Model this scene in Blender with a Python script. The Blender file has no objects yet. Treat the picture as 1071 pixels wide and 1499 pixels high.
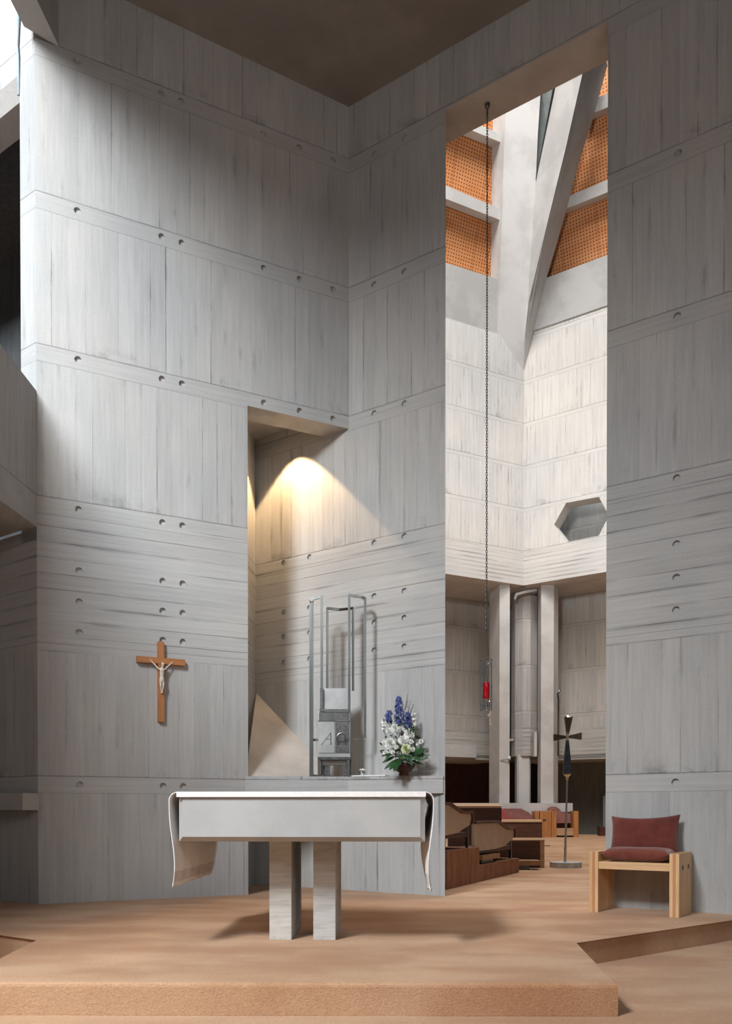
import bpy, bmesh, math, random
from mathutils import Vector, Matrix
random.seed(7)
C = bpy.context.scene.collection
sc = bpy.context.scene
PI = math.pi
V = Vector

# ------------------------------------------------------------------ camera
cam = bpy.data.cameras.new('camera'); co = bpy.data.objects.new('camera', cam); C.objects.link(co)
co.location = (0, 0, .85); co.rotation_euler = (math.radians(90 - .63), 0, 0)
cam.sensor_fit = 'VERTICAL'; cam.sensor_height = 36.0
cam.lens = 1199.6 * 36 / 1499
cam.shift_y = (1203.7 - 749.5) / 1499
cam.clip_end = 200
sc.camera = co

# ------------------------------------------------------------------ view, world, daylight, fill lights
sc.view_settings.view_transform = 'Standard'; sc.view_settings.look = 'None'
sc.view_settings.gamma = 1; sc.view_settings.exposure = 0.2
sc.view_settings.use_curve_mapping = False
w = bpy.data.worlds.new('world'); sc.world = w; w.use_nodes = True
w.node_tree.nodes['Background'].inputs[0].default_value = (.80, .90, 1, 1)
w.node_tree.nodes['Background'].inputs[1].default_value = .05

def area(name, loc, target, sx, sy, power, col):
    l = bpy.data.lights.new(name, 'AREA'); l.shape = 'RECTANGLE'; l.size = sx; l.size_y = sy
    l.energy = power; l.color = col
    o = bpy.data.objects.new(name, l); C.objects.link(o); o.location = loc
    o.rotation_euler = (V(target) - V(loc)).to_track_quat('-Z', 'Y').to_euler()
    return o
area('chapel_skylight', (-5.2, -3.0, 10.1), (-.8, 8.0, 3.4), 3.8, 3.0, 3500, (.93, .97, 1))
area('chapel_front_fill', (2.6, -3.4, 5.2), (.2, 6.2, .2), 4.5, 2.5, 140, (.97, .985, 1))  # added fill from behind the camera for altar, floor and lower walls
area('tower_lantern_daylight', (1.0, 13, 33), (5.8, 30, 14), 9, 9, 6500, (1, .99, .985))
area('corridor_fill', (8.6, 30.0, 13.3), (8.9, 30.8, 11), 1.6, .8, 26, (.85, .93, 1))  # added light that brightens the wall behind the hexagonal opening
area('nave_daylight', (6.5, 19.0, 15.5), (6.5, 21.0, 0), 9, 8, 1000, (1, .95, .90))

# ------------------------------------------------------------------ plan frame
AD = V((.8975, .4410, 0)); BD = V((-.8307, .5567, 0)); FD = V((.0668, .9978, 0))
NA = V((-.4410, .8975, 0)); NB = V((.5567, .8307, 0))          # away from the room
K = V((-.188, 9.063, 0))                                          # corner where the chapel walls meet
def PA(t, z=0, off=0): return K - AD * t + NA * off + V((0, 0, z))
def PB(s, z=0, off=0): return K - BD * s + NB * off + V((0, 0, z))
T = V((5.747, 30.0, 0))                                           # far corner of the tower
def TL(t, z=0, off=0): return T - AD * t + NA * off + V((0, 0, z))
def TR(t, z=0, off=0): return T - BD * t + NB * off + V((0, 0, z))

# ------------------------------------------------------------------ object helpers
def obj(name, bm, mat, parent=None, smooth=False, recalc=True, uv=False):
    if recalc: bmesh.ops.recalc_face_normals(bm, faces=bm.faces[:])
    me = bpy.data.meshes.new(name); bm.to_mesh(me); bm.free()
    if mat: me.materials.append(mat)
    if smooth:
        for p in me.polygons: p.use_smooth = True
    o = bpy.data.objects.new(name, me); C.objects.link(o)
    if parent is not None:
        o.parent = parent; o.matrix_parent_inverse = Matrix.Identity(4)
    if uv: world_uv(o)
    return o
def tag(o, label, cat, group=None):
    o['label'] = label; o['category'] = cat
    if group: o['group'] = group
    return o
def thing(name, label, cat, loc=(0, 0, 0), rz=0, group=None):
    o = bpy.data.objects.new(name, None); C.objects.link(o); o.empty_display_size = .1
    o.location = loc; o.rotation_euler = (0, 0, rz)
    return tag(o, label, cat, group)
def struct(name, bm, mat, uv=True, smooth=False):
    o = obj(name, bm, mat, uv=uv, smooth=smooth); o['kind'] = 'structure'; return o
def world_uv(o):
    me = o.data
    if not me.uv_layers: me.uv_layers.new(name='UVMap')
    uvl = me.uv_layers[0].data; M = o.matrix_basis
    for p in me.polygons:
        n = p.normal
        if abs(n.z) < .6:
            tdir = V((-n.y, n.x, 0)).normalized()
            if tdir.x < 0: tdir = -tdir
            for li in p.loop_indices:
                c = M @ me.vertices[me.loops[li].vertex_index].co
                uvl[li].uv = (c.dot(tdir) + 40, c.z)
        else:
            for li in p.loop_indices:
                c = M @ me.vertices[me.loops[li].vertex_index].co
                uvl[li].uv = (c.dot(AD) + 40, c.dot(V((-AD.y, AD.x, 0))) * .0 + 2.0 + c.dot(NA) * .004)
def new(): return bmesh.new()
def addpoly(bm, pts):
    vs = [bm.verts.new(p) for p in pts]; return bm.faces.new(vs)
def prism(bm, pts, vec):
    """closed solid: polygon pts swept along vec"""
    vec = V(vec); a = [bm.verts.new(V(p)) for p in pts]; b = [bm.verts.new(V(p) + vec) for p in pts]
    n = len(a); bm.faces.new(a); bm.faces.new(b[::-1])
    for i in range(n): bm.faces.new([a[i], b[i], b[(i + 1) % n], a[(i + 1) % n]])
def solid(bm, fa, ba):
    a = [bm.verts.new(p) for p in fa]; b = [bm.verts.new(p) for p in ba]; n = len(a)
    bm.faces.new(a); bm.faces.new(b[::-1])
    for i in range(n): bm.faces.new([a[i], b[i], b[(i + 1) % n], a[(i + 1) % n]])
def box(bm, x0, x1, y0, y1, z0, z1):
    prism(bm, [(x0, y0, z0), (x1, y0, z0), (x1, y1, z0), (x0, y1, z0)], (0, 0, z1 - z0))
def bevel(bm, w, seg=2, angle=40):
    es = [e for e in bm.edges if len(e.link_faces) == 2 and e.calc_face_angle(0) > math.radians(angle)]
    bmesh.ops.bevel(bm, geom=es, offset=w, segments=seg, affect='EDGES', profile=.5, clamp_overlap=True)
def tube(bm, pts, r, n=8, cap=True, radii=None):
    pts = [V(p) for p in pts]; rings = []
    prev = None
    for i, p in enumerate(pts):
        d = (pts[min(i + 1, len(pts) - 1)] - pts[max(i - 1, 0)]).normalized()
        if prev is None:
            a = d.orthogonal().normalized()
        else:
            a = (prev - d * prev.dot(d)).normalized()
        prev = a; b = d.cross(a); rr = radii[i] if radii else r
        rings.append([bm.verts.new(p + (a * math.cos(2 * PI * k / n) + b * math.sin(2 * PI * k / n)) * rr) for k in range(n)])
    for i in range(len(rings) - 1):
        for k in range(n):
            bm.faces.new([rings[i][k], rings[i][(k + 1) % n], rings[i + 1][(k + 1) % n], rings[i + 1][k]])
    if cap:
        bm.faces.new(rings[0][::-1]); bm.faces.new(rings[-1])
def bar(bm, p, q, w, d=None, side=None):
    """square bar from p to q"""
    p, q = V(p), V(q); dr = (q - p).normalized(); d = d or w
    s = V(side) if side else (V((1, 0, 0)) if abs(dr.x) < .9 else V((0, 1, 0)))
    s = (s - dr * s.dot(dr)).normalized(); t = dr.cross(s)
    prism(bm, [p + s * w / 2 + t * d / 2, p - s * w / 2 + t * d / 2, p - s * w / 2 - t * d / 2, p + s * w / 2 - t * d / 2], q - p)
def lathe(bm, prof, n=24, c=(0, 0, 0)):
    rings = []
    for r, z in prof:
        rings.append([bm.verts.new((c[0] + r * math.cos(2 * PI * k / n), c[1] + r * math.sin(2 * PI * k / n), c[2] + z)) for k in range(n)])
    for i in range(len(rings) - 1):
        for k in range(n):
            bm.faces.new([rings[i][k], rings[i][(k + 1) % n], rings[i + 1][(k + 1) % n], rings[i + 1][k]])
    bm.faces.new(rings[0][::-1]); bm.faces.new(rings[-1])

# ------------------------------------------------------------------ materials
class NT:
    def __init__(s, name):
        s.m = bpy.data.materials.new(name); s.m.use_nodes = True; s.t = s.m.node_tree
        s.b = s.t.nodes['Principled BSDF']
    def n(s, typ, **kw):
        nd = s.t.nodes.new(typ)
        for k, v in kw.items():
            if k.startswith('i_'):
                key = k[2:]; nd.inputs[int(key) if key.isdigit() else key].default_value = v
            else: setattr(nd, k, v)
        return nd
    def link(s, a, b): s.t.links.new(a, b)
    def val(s, sock, x):
        if isinstance(x, (int, float)): sock.default_value = x
        else: s.link(x, sock)
    def math(s, op, a, b=0.0, c=None, clamp=False):
        nd = s.n('ShaderNodeMath', operation=op, use_clamp=clamp)
        s.val(nd.inputs[0], a); s.val(nd.inputs[1], b)
        if c is not None: s.val(nd.inputs[2], c)
        return nd.outputs[0]
    def step(s, x, lo, hi):
        nd = s.n('ShaderNodeMapRange', interpolation_type='SMOOTHSTEP')
        s.val(nd.inputs[0], x); s.val(nd.inputs[1], lo); s.val(nd.inputs[2], hi)
        return nd.outputs[0]
    def noise(s, vec, scale, detail=3, rough=.55):
        nd = s.n('ShaderNodeTexNoise', i_Scale=scale, i_Detail=detail, i_Roughness=rough)
        s.link(vec, nd.inputs['Vector']); return nd.outputs[0]
    def xyz(s, x, y, z=0.0):
        nd = s.n('ShaderNodeCombineXYZ'); s.val(nd.inputs[0], x); s.val(nd.inputs[1], y); s.val(nd.inputs[2], z); return nd.outputs[0]
    def mixc(s, f, a, b, bt='MIX'):
        nd = s.n('ShaderNodeMix', data_type='RGBA', blend_type=bt)
        s.val(nd.inputs[0], f)
        for sock, x in ((nd.inputs[6], a), (nd.inputs[7], b)):
            if isinstance(x, tuple): sock.default_value = x + (1,) if len(x) == 3 else x
            else: s.link(x, sock)
        return nd.outputs[2]

def concrete(name, base, joint0=1.20, period=1.405, band=.16, hz=(2.37, 3.81), hp=.146, bw=.152,
             line=1.0, tone=.10, scale=1.0, rough=.85):
    """board-marked concrete; UV in metres (u along the wall, v = height)"""
    n = NT(name); uv = n.n('ShaderNodeUVMap').outputs[0]
    sp = n.n('ShaderNodeSeparateXYZ'); n.link(uv, sp.inputs[0]); u, v = sp.outputs[0], sp.outputs[1]
    geo = n.n('ShaderNodeNewGeometry'); pos = geo.outputs['Position']
    # lifts
    vj = n.math('DIVIDE', n.math('SUBTRACT', v, joint0 - (3.81 - joint0 - 1.405 * 2) * 0), period)
    if joint0 == 1.20:   # the chapel: one taller lift at the bottom (joints at 1.20, 3.81, then every 1.405 m)
        hi = n.math('GREATER_THAN', v, 2.5)
        vj = n.math('DIVIDE', n.math('SUBTRACT', v, n.math('ADD', 1.20, n.math('MULTIPLY', hi, 3.81 - 1.20 - 1.405))), period)
    lift = n.math('FLOOR', vj); fr = n.math('MULTIPLY', n.math('SUBTRACT', vj, lift), period)   # metres above the joint below
    dj = n.math('MINIMUM', fr, n.math('SUBTRACT', period, fr))
    inband = n.math('GREATER_THAN', fr, period - band)
    # board columns
    bu = n.math('DIVIDE', n.math('ADD', u, n.math('MULTIPLY', lift, .061)), bw)
    wob = n.math('MULTIPLY', n.math('SUBTRACT', n.noise(n.xyz(n.math('FLOOR', bu), lift), 3.7, 0), .5), 0)
    bi = n.math('FLOOR', bu); bf = n.math('MULTIPLY', n.math('SUBTRACT', bu, bi), bw)
    de_v = n.math('MINIMUM', bf, n.math('SUBTRACT', bw, bf))
    inh = n.math('MULTIPLY', n.math('GREATER_THAN', v, hz[0]), n.math('LESS_THAN', v, hz[1]))
    hb = n.math('DIVIDE', n.math('SUBTRACT', v, hz[0]), hp); hi_ = n.math('FLOOR', hb)
    hf = n.math('MULTIPLY', n.math('SUBTRACT', hb, hi_), hp); de_h = n.math('MINIMUM', hf, n.math('SUBTRACT', hp, hf))
    horiz = n.math('MAXIMUM', inh, inband)
    # random per board
    wn = n.n('ShaderNodeTexWhiteNoise', noise_dimensions='3D')
    n.link(n.xyz(n.math('MULTIPLY', bi, n.math('SUBTRACT', 1, horiz)), lift, n.math('MULTIPLY', hi_, inh)), wn.inputs[0])
    rnd = wn.outputs[0]
    wl = n.n('ShaderNodeTexWhiteNoise', noise_dimensions='3D')
    n.link(n.xyz(n.math('FLOOR', n.math('ADD', bu, .5)), lift, 5.3), wl.inputs[0])
    lv = n.math('SUBTRACT', 1, n.step(de_v, .0022 * scale, .0065 * scale))
    brk = n.step(n.noise(n.xyz(n.math('MULTIPLY', u, 6), n.math('MULTIPLY', v, 1.1)), 1.6 / scale, 3), .40, .60)
    lv = n.math('MULTIPLY', lv, n.math('MULTIPLY', n.math('SUBTRACT', 1, horiz), n.math('MULTIPLY', n.math('ADD', .15, n.math('MULTIPLY', brk, .85)), n.math('POWER', wl.outputs[0], 1.6))))
    lh = n.math('MULTIPLY', n.math('SUBTRACT', 1, n.step(de_h, .002 * scale, .006 * scale)), inh)
    brh = n.step(n.noise(n.xyz(n.math('MULTIPLY', u, .9), n.math('MULTIPLY', v, 7)), 1.3 / scale, 2), .42, .6)
    lh = n.math('MULTIPLY', lh, n.math('ADD', .1, n.math('MULTIPLY', brh, .8)))
    lj = n.math('SUBTRACT', 1, n.step(dj, .003 * scale, .009 * scale))
    lb = n.math('MULTIPLY', n.math('SUBTRACT', 1, n.step(n.math('ABSOLUTE', n.math('SUBTRACT', fr, period - band)), .002 * scale, .006 * scale)), .45)
    brj = n.step(n.noise(n.xyz(n.math('MULTIPLY', u, 1.4), lift), 2.2 / scale, 3), .3, .62)
    lj = n.math('MULTIPLY', lj, n.math('ADD', .35, n.math('MULTIPLY', brj, .65)))
    lines = n.math('MAXIMUM', n.math('MAXIMUM', lv, lh), n.math('MAXIMUM', lj, lb), clamp=True)
    # dark smudges hugging board seams and joints
    sm = n.math('MULTIPLY', n.math('SUBTRACT', 1, n.step(de_v, .0, .035 * scale)), n.math('SUBTRACT', 1, horiz))
    smn = n.step(n.noise(n.xyz(n.math('MULTIPLY', u, 3.3), n.math('MULTIPLY', v, .9), 3), 1.7 / scale, 4, .65), .52, .72)
    sm = n.math('MULTIPLY', sm, smn)
    sh = n.math('MULTIPLY', n.math('MULTIPLY', n.math('SUBTRACT', 1, n.step(de_h, .0, .03 * scale)), inh),
                n.step(n.noise(n.xyz(n.math('MULTIPLY', u, .7), n.math('MULTIPLY', v, 3), 9), 1.5 / scale, 3), .48, .66))
    sj = n.math('MULTIPLY', n.math('SUBTRACT', 1, n.step(fr, .0, .17 * scale)), n.step(n.noise(n.xyz(u, v, 4), 2.4 / scale, 4, .7), .52, .70))
    smudge = n.math('MAXIMUM', n.math('MAXIMUM', sm, sh), n.math('MULTIPLY', sj, 1.2), clamp=True)
    # tone fields
    big = n.noise(n.xyz(u, n.math('MULTIPLY', v, .7)), .55 / scale, 3, .6)
    streak = n.noise(n.xyz(n.math('MULTIPLY', u, 26), n.math('MULTIPLY', v, 1.4)), 1.0 / scale, 4, .65)
    streakh = n.noise(n.xyz(n.math('MULTIPLY', u, 1.2), n.math('MULTIPLY', v, 30)), 1.0 / scale, 4, .65)
    grain = n.noise(n.xyz(u, v), 55 / scale, 4, .7)
    st = n.math('ADD', n.math('MULTIPLY', streak, n.math('SUBTRACT', 1, horiz)), n.math('MULTIPLY', streakh, horiz))
    f = n.math('ADD', 1, n.math('MULTIPLY', n.math('SUBTRACT', rnd, .5), tone))
    f = n.math('ADD', f, n.math('MULTIPLY', n.math('SUBTRACT', big, .5), .52))
    f = n.math('ADD', f, n.math('MULTIPLY', n.math('SUBTRACT', st, .5), .46))
    f = n.math('ADD', f, n.math('MULTIPLY', n.math('SUBTRACT', grain, .5), .26))
    f = n.math('SUBTRACT', f, n.math('MULTIPLY', smudge, .27))
    f = n.math('SUBTRACT', f, n.math('MULTIPLY', lines, .52 * line))
    col = n.mixc(n.step(big, .38, .66), base, (base[0] * 1.03, base[1] * 1.0, base[2] * .955))
    vm = n.n('ShaderNodeVectorMath', operation='SCALE'); n.link(col, vm.inputs[0]); n.link(f, vm.inputs[3])
    n.link(vm.outputs[0], n.b.inputs['Base Color'])
    n.b.inputs['Roughness'].default_value = rough
    n.b.inputs['Specular IOR Level'].default_value = .3
    h = n.math('SUBTRACT', n.math('ADD', n.math('MULTIPLY', rnd, .25), n.math('MULTIPLY', st, .35)), n.math('ADD', n.math('MULTIPLY', lines, 1.2), n.math('MULTIPLY', grain, .12)))
    bp = n.n('ShaderNodeBump', i_Strength=.45, i_Distance=.006 * scale); n.link(h, bp.inputs['Height'])
    n.link(bp.outputs[0], n.b.inputs['Normal'])
    return n.m

def noisy(name, a, b, scale=6, rough=.7, metal=0, bump=0, stretch=(1, 1, 1), bscale=None, detail=4, lo=.35, hi=.65, spec=.4, sheen=0):
    n = NT(name); tc = n.n('ShaderNodeTexCoord')
    mp = n.n('ShaderNodeMapping'); n.link(tc.outputs['Object'], mp.inputs[0]); mp.inputs['Scale'].default_value = stretch
    ns = n.noise(mp.outputs[0], scale, detail, .6)
    n.link(n.mixc(n.step(ns, lo, hi), a, b), n.b.inputs['Base Color'])
    n.b.inputs['Roughness'].default_value = rough; n.b.inputs['Metallic'].default_value = metal
    n.b.inputs['Specular IOR Level'].default_value = spec
    if sheen: n.b.inputs['Sheen Weight'].default_value = sheen
    if bump:
        nb = n.noise(mp.outputs[0], bscale or scale * 8, 3)
        bp = n.n('ShaderNodeBump', i_Strength=bump, i_Distance=.01); n.link(nb, bp.inputs['Height']); n.link(bp.outputs[0], n.b.inputs['Normal'])
    return n.m

def carpet():
    n = NT('carpet'); tc = n.n('ShaderNodeTexCoord'); o = tc.outputs['Object']
    big = n.noise(o, .9, 4, .6)
    mp = n.n('ShaderNodeMapping'); n.link(o, mp.inputs[0]); mp.inputs['Scale'].default_value = (1, 2.4, 1); mp.inputs['Rotation'].default_value = (0, 0, .15)
    tracks = n.noise(mp.outputs[0], 1.2, 2, .5)
    fine = n.noise(o, 95, 3, .8)
    mid = n.noise(o, 36, 3, .7)
    c = n.mixc(n.step(n.math('ADD', n.math('MULTIPLY', big, .5), n.math('MULTIPLY', tracks, .5)), .38, .62), (.40, .213, .113), (.51, .318, .192))
    f = n.math('ADD', .47, n.math('ADD', n.math('MULTIPLY', fine, .78), n.math('MULTIPLY', mid, .28)))
    vm = n.n('ShaderNodeVectorMath', operation='SCALE'); n.link(c, vm.inputs[0]); n.link(f, vm.inputs[3])
    n.link(vm.outputs[0], n.b.inputs['Base Color']); n.b.inputs['Roughness'].default_value = 1
    n.b.inputs['Specular IOR Level'].default_value = .08; n.b.inputs['Sheen Weight'].default_value = .15
    bp = n.n('ShaderNodeBump', i_Strength=.8, i_Distance=.007); n.link(n.math('ADD', fine, n.math('MULTIPLY', mid, .35)), bp.inputs['Height']); n.link(bp.outputs[0], n.b.inputs['Normal'])
    return n.m

def wood(name, a, b, axis=2, scale=9, rough=.5, width=14):
    """grain running along the given object axis"""
    n = NT(name); tc = n.n('ShaderNodeTexCoord')
    mp = n.n('ShaderNodeMapping'); n.link(tc.outputs['Object'], mp.inputs[0])
    s = [width, width, width]; s[axis] = .9; mp.inputs['Scale'].default_value = s
    g = n.noise(mp.outputs[0], 2.6, 5, .65); g2 = n.noise(mp.outputs[0], .6, 2)
    n.link(n.mixc(n.step(n.math('ADD', n.math('MULTIPLY', g, .65), n.math('MULTIPLY', g2, .35)), .36, .64), a, b), n.b.inputs['Base Color'])
    n.b.inputs['Roughness'].default_value = rough
    bp = n.n('ShaderNodeBump', i_Strength=.15, i_Distance=.004); n.link(g, bp.inputs['Height']); n.link(bp.outputs[0], n.b.inputs['Normal'])
    return n.m

def perforated():
    n = NT('perforated_orange_board'); uv = n.n('ShaderNodeUVMap').outputs[0]
    sp = n.n('ShaderNodeSeparateXYZ'); n.link(uv, sp.inputs[0]); u, v = sp.outputs[0], sp.outputs[1]
    P = .105
    fu = n.math('SUBTRACT', n.math('FRACT', n.math('DIVIDE', u, P)), .5); fv = n.math('SUBTRACT', n.math('FRACT', n.math('DIVIDE', v, P * .93)), .5)
    d = n.math('SQRT', n.math('ADD', n.math('MULTIPLY', fu, fu), n.math('MULTIPLY', fv, fv)))
    hole = n.math('SUBTRACT', 1, n.step(d, .20, .30))
    pos = n.n('ShaderNodeNewGeometry').outputs['Position']
    c = n.mixc(n.step(n.noise(n.xyz(n.math('MULTIPLY', u, .6), n.math('MULTIPLY', v, 2.2)), 1.4, 4), .35, .65), (.56, .20, .06), (.64, .27, .10))
    seam = n.math('SUBTRACT', 1, n.step(n.math('ABSOLUTE', n.math('SUBTRACT', n.math('FRACT', n.math('DIVIDE', u, 1.26)), .5)), .010, .025))
    c = n.mixc(n.math('MULTIPLY', seam, .45), c, (.30, .09, .02))
    n.link(n.mixc(n.math('MULTIPLY', hole, .9), c, (.10, .035, .012)), n.b.inputs['Base Color']); n.b.inputs['Roughness'].default_value = .6
    return n.m

M_con = concrete('board_marked_concrete', (.405, .412, .416), line=.8)
M_tow = concrete('pale_tower_concrete', (.56, .545, .525), joint0=10.41, period=1.543, band=.14, hz=(9.0, 10.41), hp=.15, bw=.16, line=.7, tone=.05, scale=1.9)
M_low = concrete('nave_wall_concrete', (.44, .425, .405), joint0=2.95, period=1.72, band=.12, hz=(2.9, 4.1), hp=.16, bw=.18, line=.7, tone=.14, scale=1.9)
M_plain = noisy('smooth_concrete', (.36, .352, .34), (.44, .432, .42), 2.2, .85, bump=.25, bscale=40)
M_ptow = noisy('smooth_pale_concrete', (.50, .485, .465), (.58, .565, .545), .9, .85, bump=.3, bscale=14, lo=.4, hi=.6)
M_span = noisy('grey_spandrel_concrete', (.46, .45, .435), (.54, .53, .51), .9, .85, bump=.3, bscale=14, lo=.4, hi=.6)
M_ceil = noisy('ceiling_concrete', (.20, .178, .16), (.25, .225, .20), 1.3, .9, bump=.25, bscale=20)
M_dark = noisy('void_shade_concrete', (.055, .06, .066), (.075, .082, .09), 3, .9, stretch=(6, 6, .6))  # concrete with the shade of the upper void put into its colour
M_carpet = carpet()
M_alt = noisy('dressed_altar_stone', (.385, .392, .392), (.43, .436, .436), 3, .75, bump=.12, bscale=70)
M_leg = concrete('altar_leg_concrete', (.50, .495, .48), joint0=.0, period=9, band=.01, hz=(-1, 9), hp=.013, bw=.2, line=.25, tone=.08, scale=.25)
M_cloth = noisy('white_linen', (.80, .79, .78), (.86, .85, .84), 30, .9, bump=.1, bscale=300, sheen=.2)
M_hem = noisy('linen_hem', (.66, .62, .60), (.72, .68, .66), 30, .9)
M_crossw = wood('warm_brown_wood', (.36, .135, .045), (.46, .19, .065), 2, rough=.45)
M_crossh = wood('warm_brown_wood_across', (.33, .12, .042), (.44, .18, .062), 0, rough=.45)
M_ivory = noisy('ivory_figure', (.62, .52, .42), (.74, .66, .57), 60, .45)
M_steel = noisy('brushed_steel', (.13, .135, .13), (.20, .205, .20), 14, .34, 1, stretch=(1, 1, .1))
M_steel2 = noisy('polished_steel_plate', (.40, .41, .41), (.50, .51, .51), 5, .35, .6, bump=.03, bscale=3)
M_chrome = noisy('satin_chrome_pole', (.40, .40, .40), (.50, .50, .50), 14, .4, .8, stretch=(1, 1, .1))
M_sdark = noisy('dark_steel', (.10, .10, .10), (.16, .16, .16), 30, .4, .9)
M_oak = wood('light_ash_wood', (.60, .36, .17), (.76, .51, .29), 2, rough=.5)
M_oakx = wood('light_ash_wood_across', (.60, .37, .18), (.74, .50, .29), 0, rough=.5)
M_oakr = wood('reddish_wood_ply', (.44, .20, .085), (.56, .28, .13), 2, rough=.5)
M_rust = noisy('rust_red_cloth', (.105, .021, .015), (.135, .029, .020), 12, .95, bump=.3, bscale=260, sheen=.3)
M_rust2 = noisy('rust_seat_cloth', (.135, .030, .019), (.17, .040, .025), 12, .95, bump=.3, bscale=260, sheen=.3)
M_darkwood = wood('dark_stained_wood', (.060, .022, .013), (.095, .036, .021), 0, rough=.5)
M_edgewood = wood('dark_rail_wood', (.085, .032, .018), (.12, .05, .028), 0, rough=.4)
M_lightwood = wood('pale_desk_top_wood', (.42, .25, .14), (.56, .36, .21), 0, rough=.45)
M_benchwood = wood('honey_bench_wood', (.40, .16, .05), (.54, .24, .085), 2, rough=.45)
M_cream = noisy('cream_shell', (.47, .37, .27), (.54, .43, .32), 3, .5)
M_brcarpet = noisy('brown_step_carpet', (.30, .145, .085), (.38, .20, .125), 5, 1, bump=.5, bscale=160, stretch=(1.4, 1.4, .6), spec=.1)
M_leather = noisy('tan_kneeler_vinyl', (.30, .16, .085), (.37, .21, .115), 6, .5, bump=.1)
M_mauve = noisy('faded_maroon_cushion', (.26, .11, .095), (.32, .15, .13), 8, .9)
M_redc = noisy('red_cushion_cloth', (.36, .08, .075), (.42, .11, .10), 8, .9)
M_orange = perforated()
M_bronze = noisy('dark_bronze', (.10, .095, .09), (.17, .155, .14), 30, .42, .8)
M_blue = noisy('blue_grey_enamel', (.050, .070, .105), (.085, .11, .15), 20, .4, .4)
M_gold = noisy('pale_gilt', (.60, .52, .38), (.75, .68, .52), 20, .35, .7)
M_base = noisy('pale_stone_base', (.42, .40, .375), (.50, .48, .45), 8, .8)
M_green = noisy('leaf_green', (.012, .045, .014), (.028, .085, .028), 14, .45)
M_bloom = noisy('white_petals', (.72, .74, .70), (.86, .87, .84), 20, .7)
M_bloomc = noisy('greenish_petals', (.55, .63, .36), (.68, .74, .48), 20, .7)
M_delph = noisy('blue_petals', (.026, .038, .18), (.095, .13, .38), 60, .65)
M_twig = noisy('dark_twig', (.03, .025, .02), (.06, .045, .035), 20, .8)
M_bowl = noisy('oxblood_glaze', (.020, .007, .007), (.035, .010, .010), 9, .3)
M_white = noisy('white_enamel', (.72, .72, .71), (.8, .8, .79), 10, .5)
M_bluec = noisy('pale_blue_cable', (.28, .36, .42), (.36, .44, .50), 10, .5)
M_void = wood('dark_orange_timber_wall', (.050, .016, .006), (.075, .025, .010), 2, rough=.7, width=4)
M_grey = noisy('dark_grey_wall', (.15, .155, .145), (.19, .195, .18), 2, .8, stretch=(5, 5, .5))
def glassy(name, col, rough=.08, trans=.9):
    n = NT(name); n.b.inputs['Base Color'].default_value = col + (1,); n.b.inputs['Roughness'].default_value = rough
    n.b.inputs['Transmission Weight'].default_value = trans; return n.m
M_redglass = glassy('ruby_glass', (.75, .012, .03), .12, .55)
M_glass = glassy('clear_glass', (.93, .96, .96), .05, .95)
M_slit = noisy('dark_window_glass', (.10, .115, .11), (.14, .155, .15), 2, .25)

# ------------------------------------------------------------------ the chapel shell
def wall_from(name, fn, outline, thick, mat, holes=(), hr=.033, sweep=None):
    bm = new(); pts = [fn(s, z) for s, z in outline]; vec = fn(0, 0, thick) - fn(0, 0, 0); 
    if sweep: solid(bm, pts, [p + sweep(s_) for p, (s_, z_) in zip(pts, outline)])
    else: prism(bm, pts, vec)
    o = obj(name, bm, mat)
    if holes:
        cb = new(); nrm = vec.normalized()
        for s, z in holes:
            c = fn(s, z); a = V((nrm.y, -nrm.x, 0)); up = V((0, 0, 1))
            ring = [c - nrm * .01 + (a * math.cos(2 * PI * k / 16) + up * math.sin(2 * PI * k / 16)) * hr for k in range(16)]
            prism(cb, ring, nrm * .034)
        bmesh.ops.recalc_face_normals(cb, faces=cb.faces[:])
        cm = bpy.data.meshes.new('cut'); cb.to_mesh(cm); cb.free(); cobj = bpy.data.objects.new('cut', cm); C.objects.link(cobj)
        md = o.modifiers.new('b', 'BOOLEAN'); md.operation = 'DIFFERENCE'; md.solver = 'EXACT'; md.object = cobj
        bpy.context.view_layer.update()
        dg = bpy.context.evaluated_depsgraph_get()
        me = bpy.data.meshes.new_from_object(o.evaluated_get(dg)); o.modifiers.clear(); o.data = me
        bpy.data.objects.remove(cobj)
    o.data.materials.append(M_plain)
    for p in o.data.polygons:
        if abs(p.normal.z) > .6 and p.area > .01: p.material_index = 1
    world_uv(o); o['kind'] = 'structure'; return o

ZT = 9.1
hA = [(t, z) for t in (2.83, 2.04, 1.84) for z in (7.95, 6.55, 5.15, 3.735, 3.155, 2.86, 2.57, 1.12)] + \
     [(t, z) for t in (.98, .58, .19) for z in (7.94, 6.55, 5.15)]
wall_from('wall_left', PA, [(-.01, 5.08), (1.16, 5.08), (1.16, 0), (3.2, 0), (3.2, 9.1), (-.01, 9.1)], .30, M_con, hA)
hB = [(s, z) for s in (.33, .71) for z in (7.93, 6.54, 5.16, 3.77, 3.195, 2.91, 2.61)] + \
     [(3.465, z) for z in (6.545, 5.15, 3.755, 3.185, 2.895, 2.615, 1.12)] + \
     [(s, z) for s in (-.93, -.55) for z in (3.77, 3.195, 2.91, 2.61)]
wall_from('wall_right', PB, [(-1.5, 0), (1.20, 0), (1.20, 8.0), (2.855, 8.0), (2.855, 0), (5.6, 0), (5.6, 9.1), (-1.5, 9.1)], .39, M_con, hB, sweep=lambda s_: FD * .45 if s_ < 2 else NB * .39)
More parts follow.
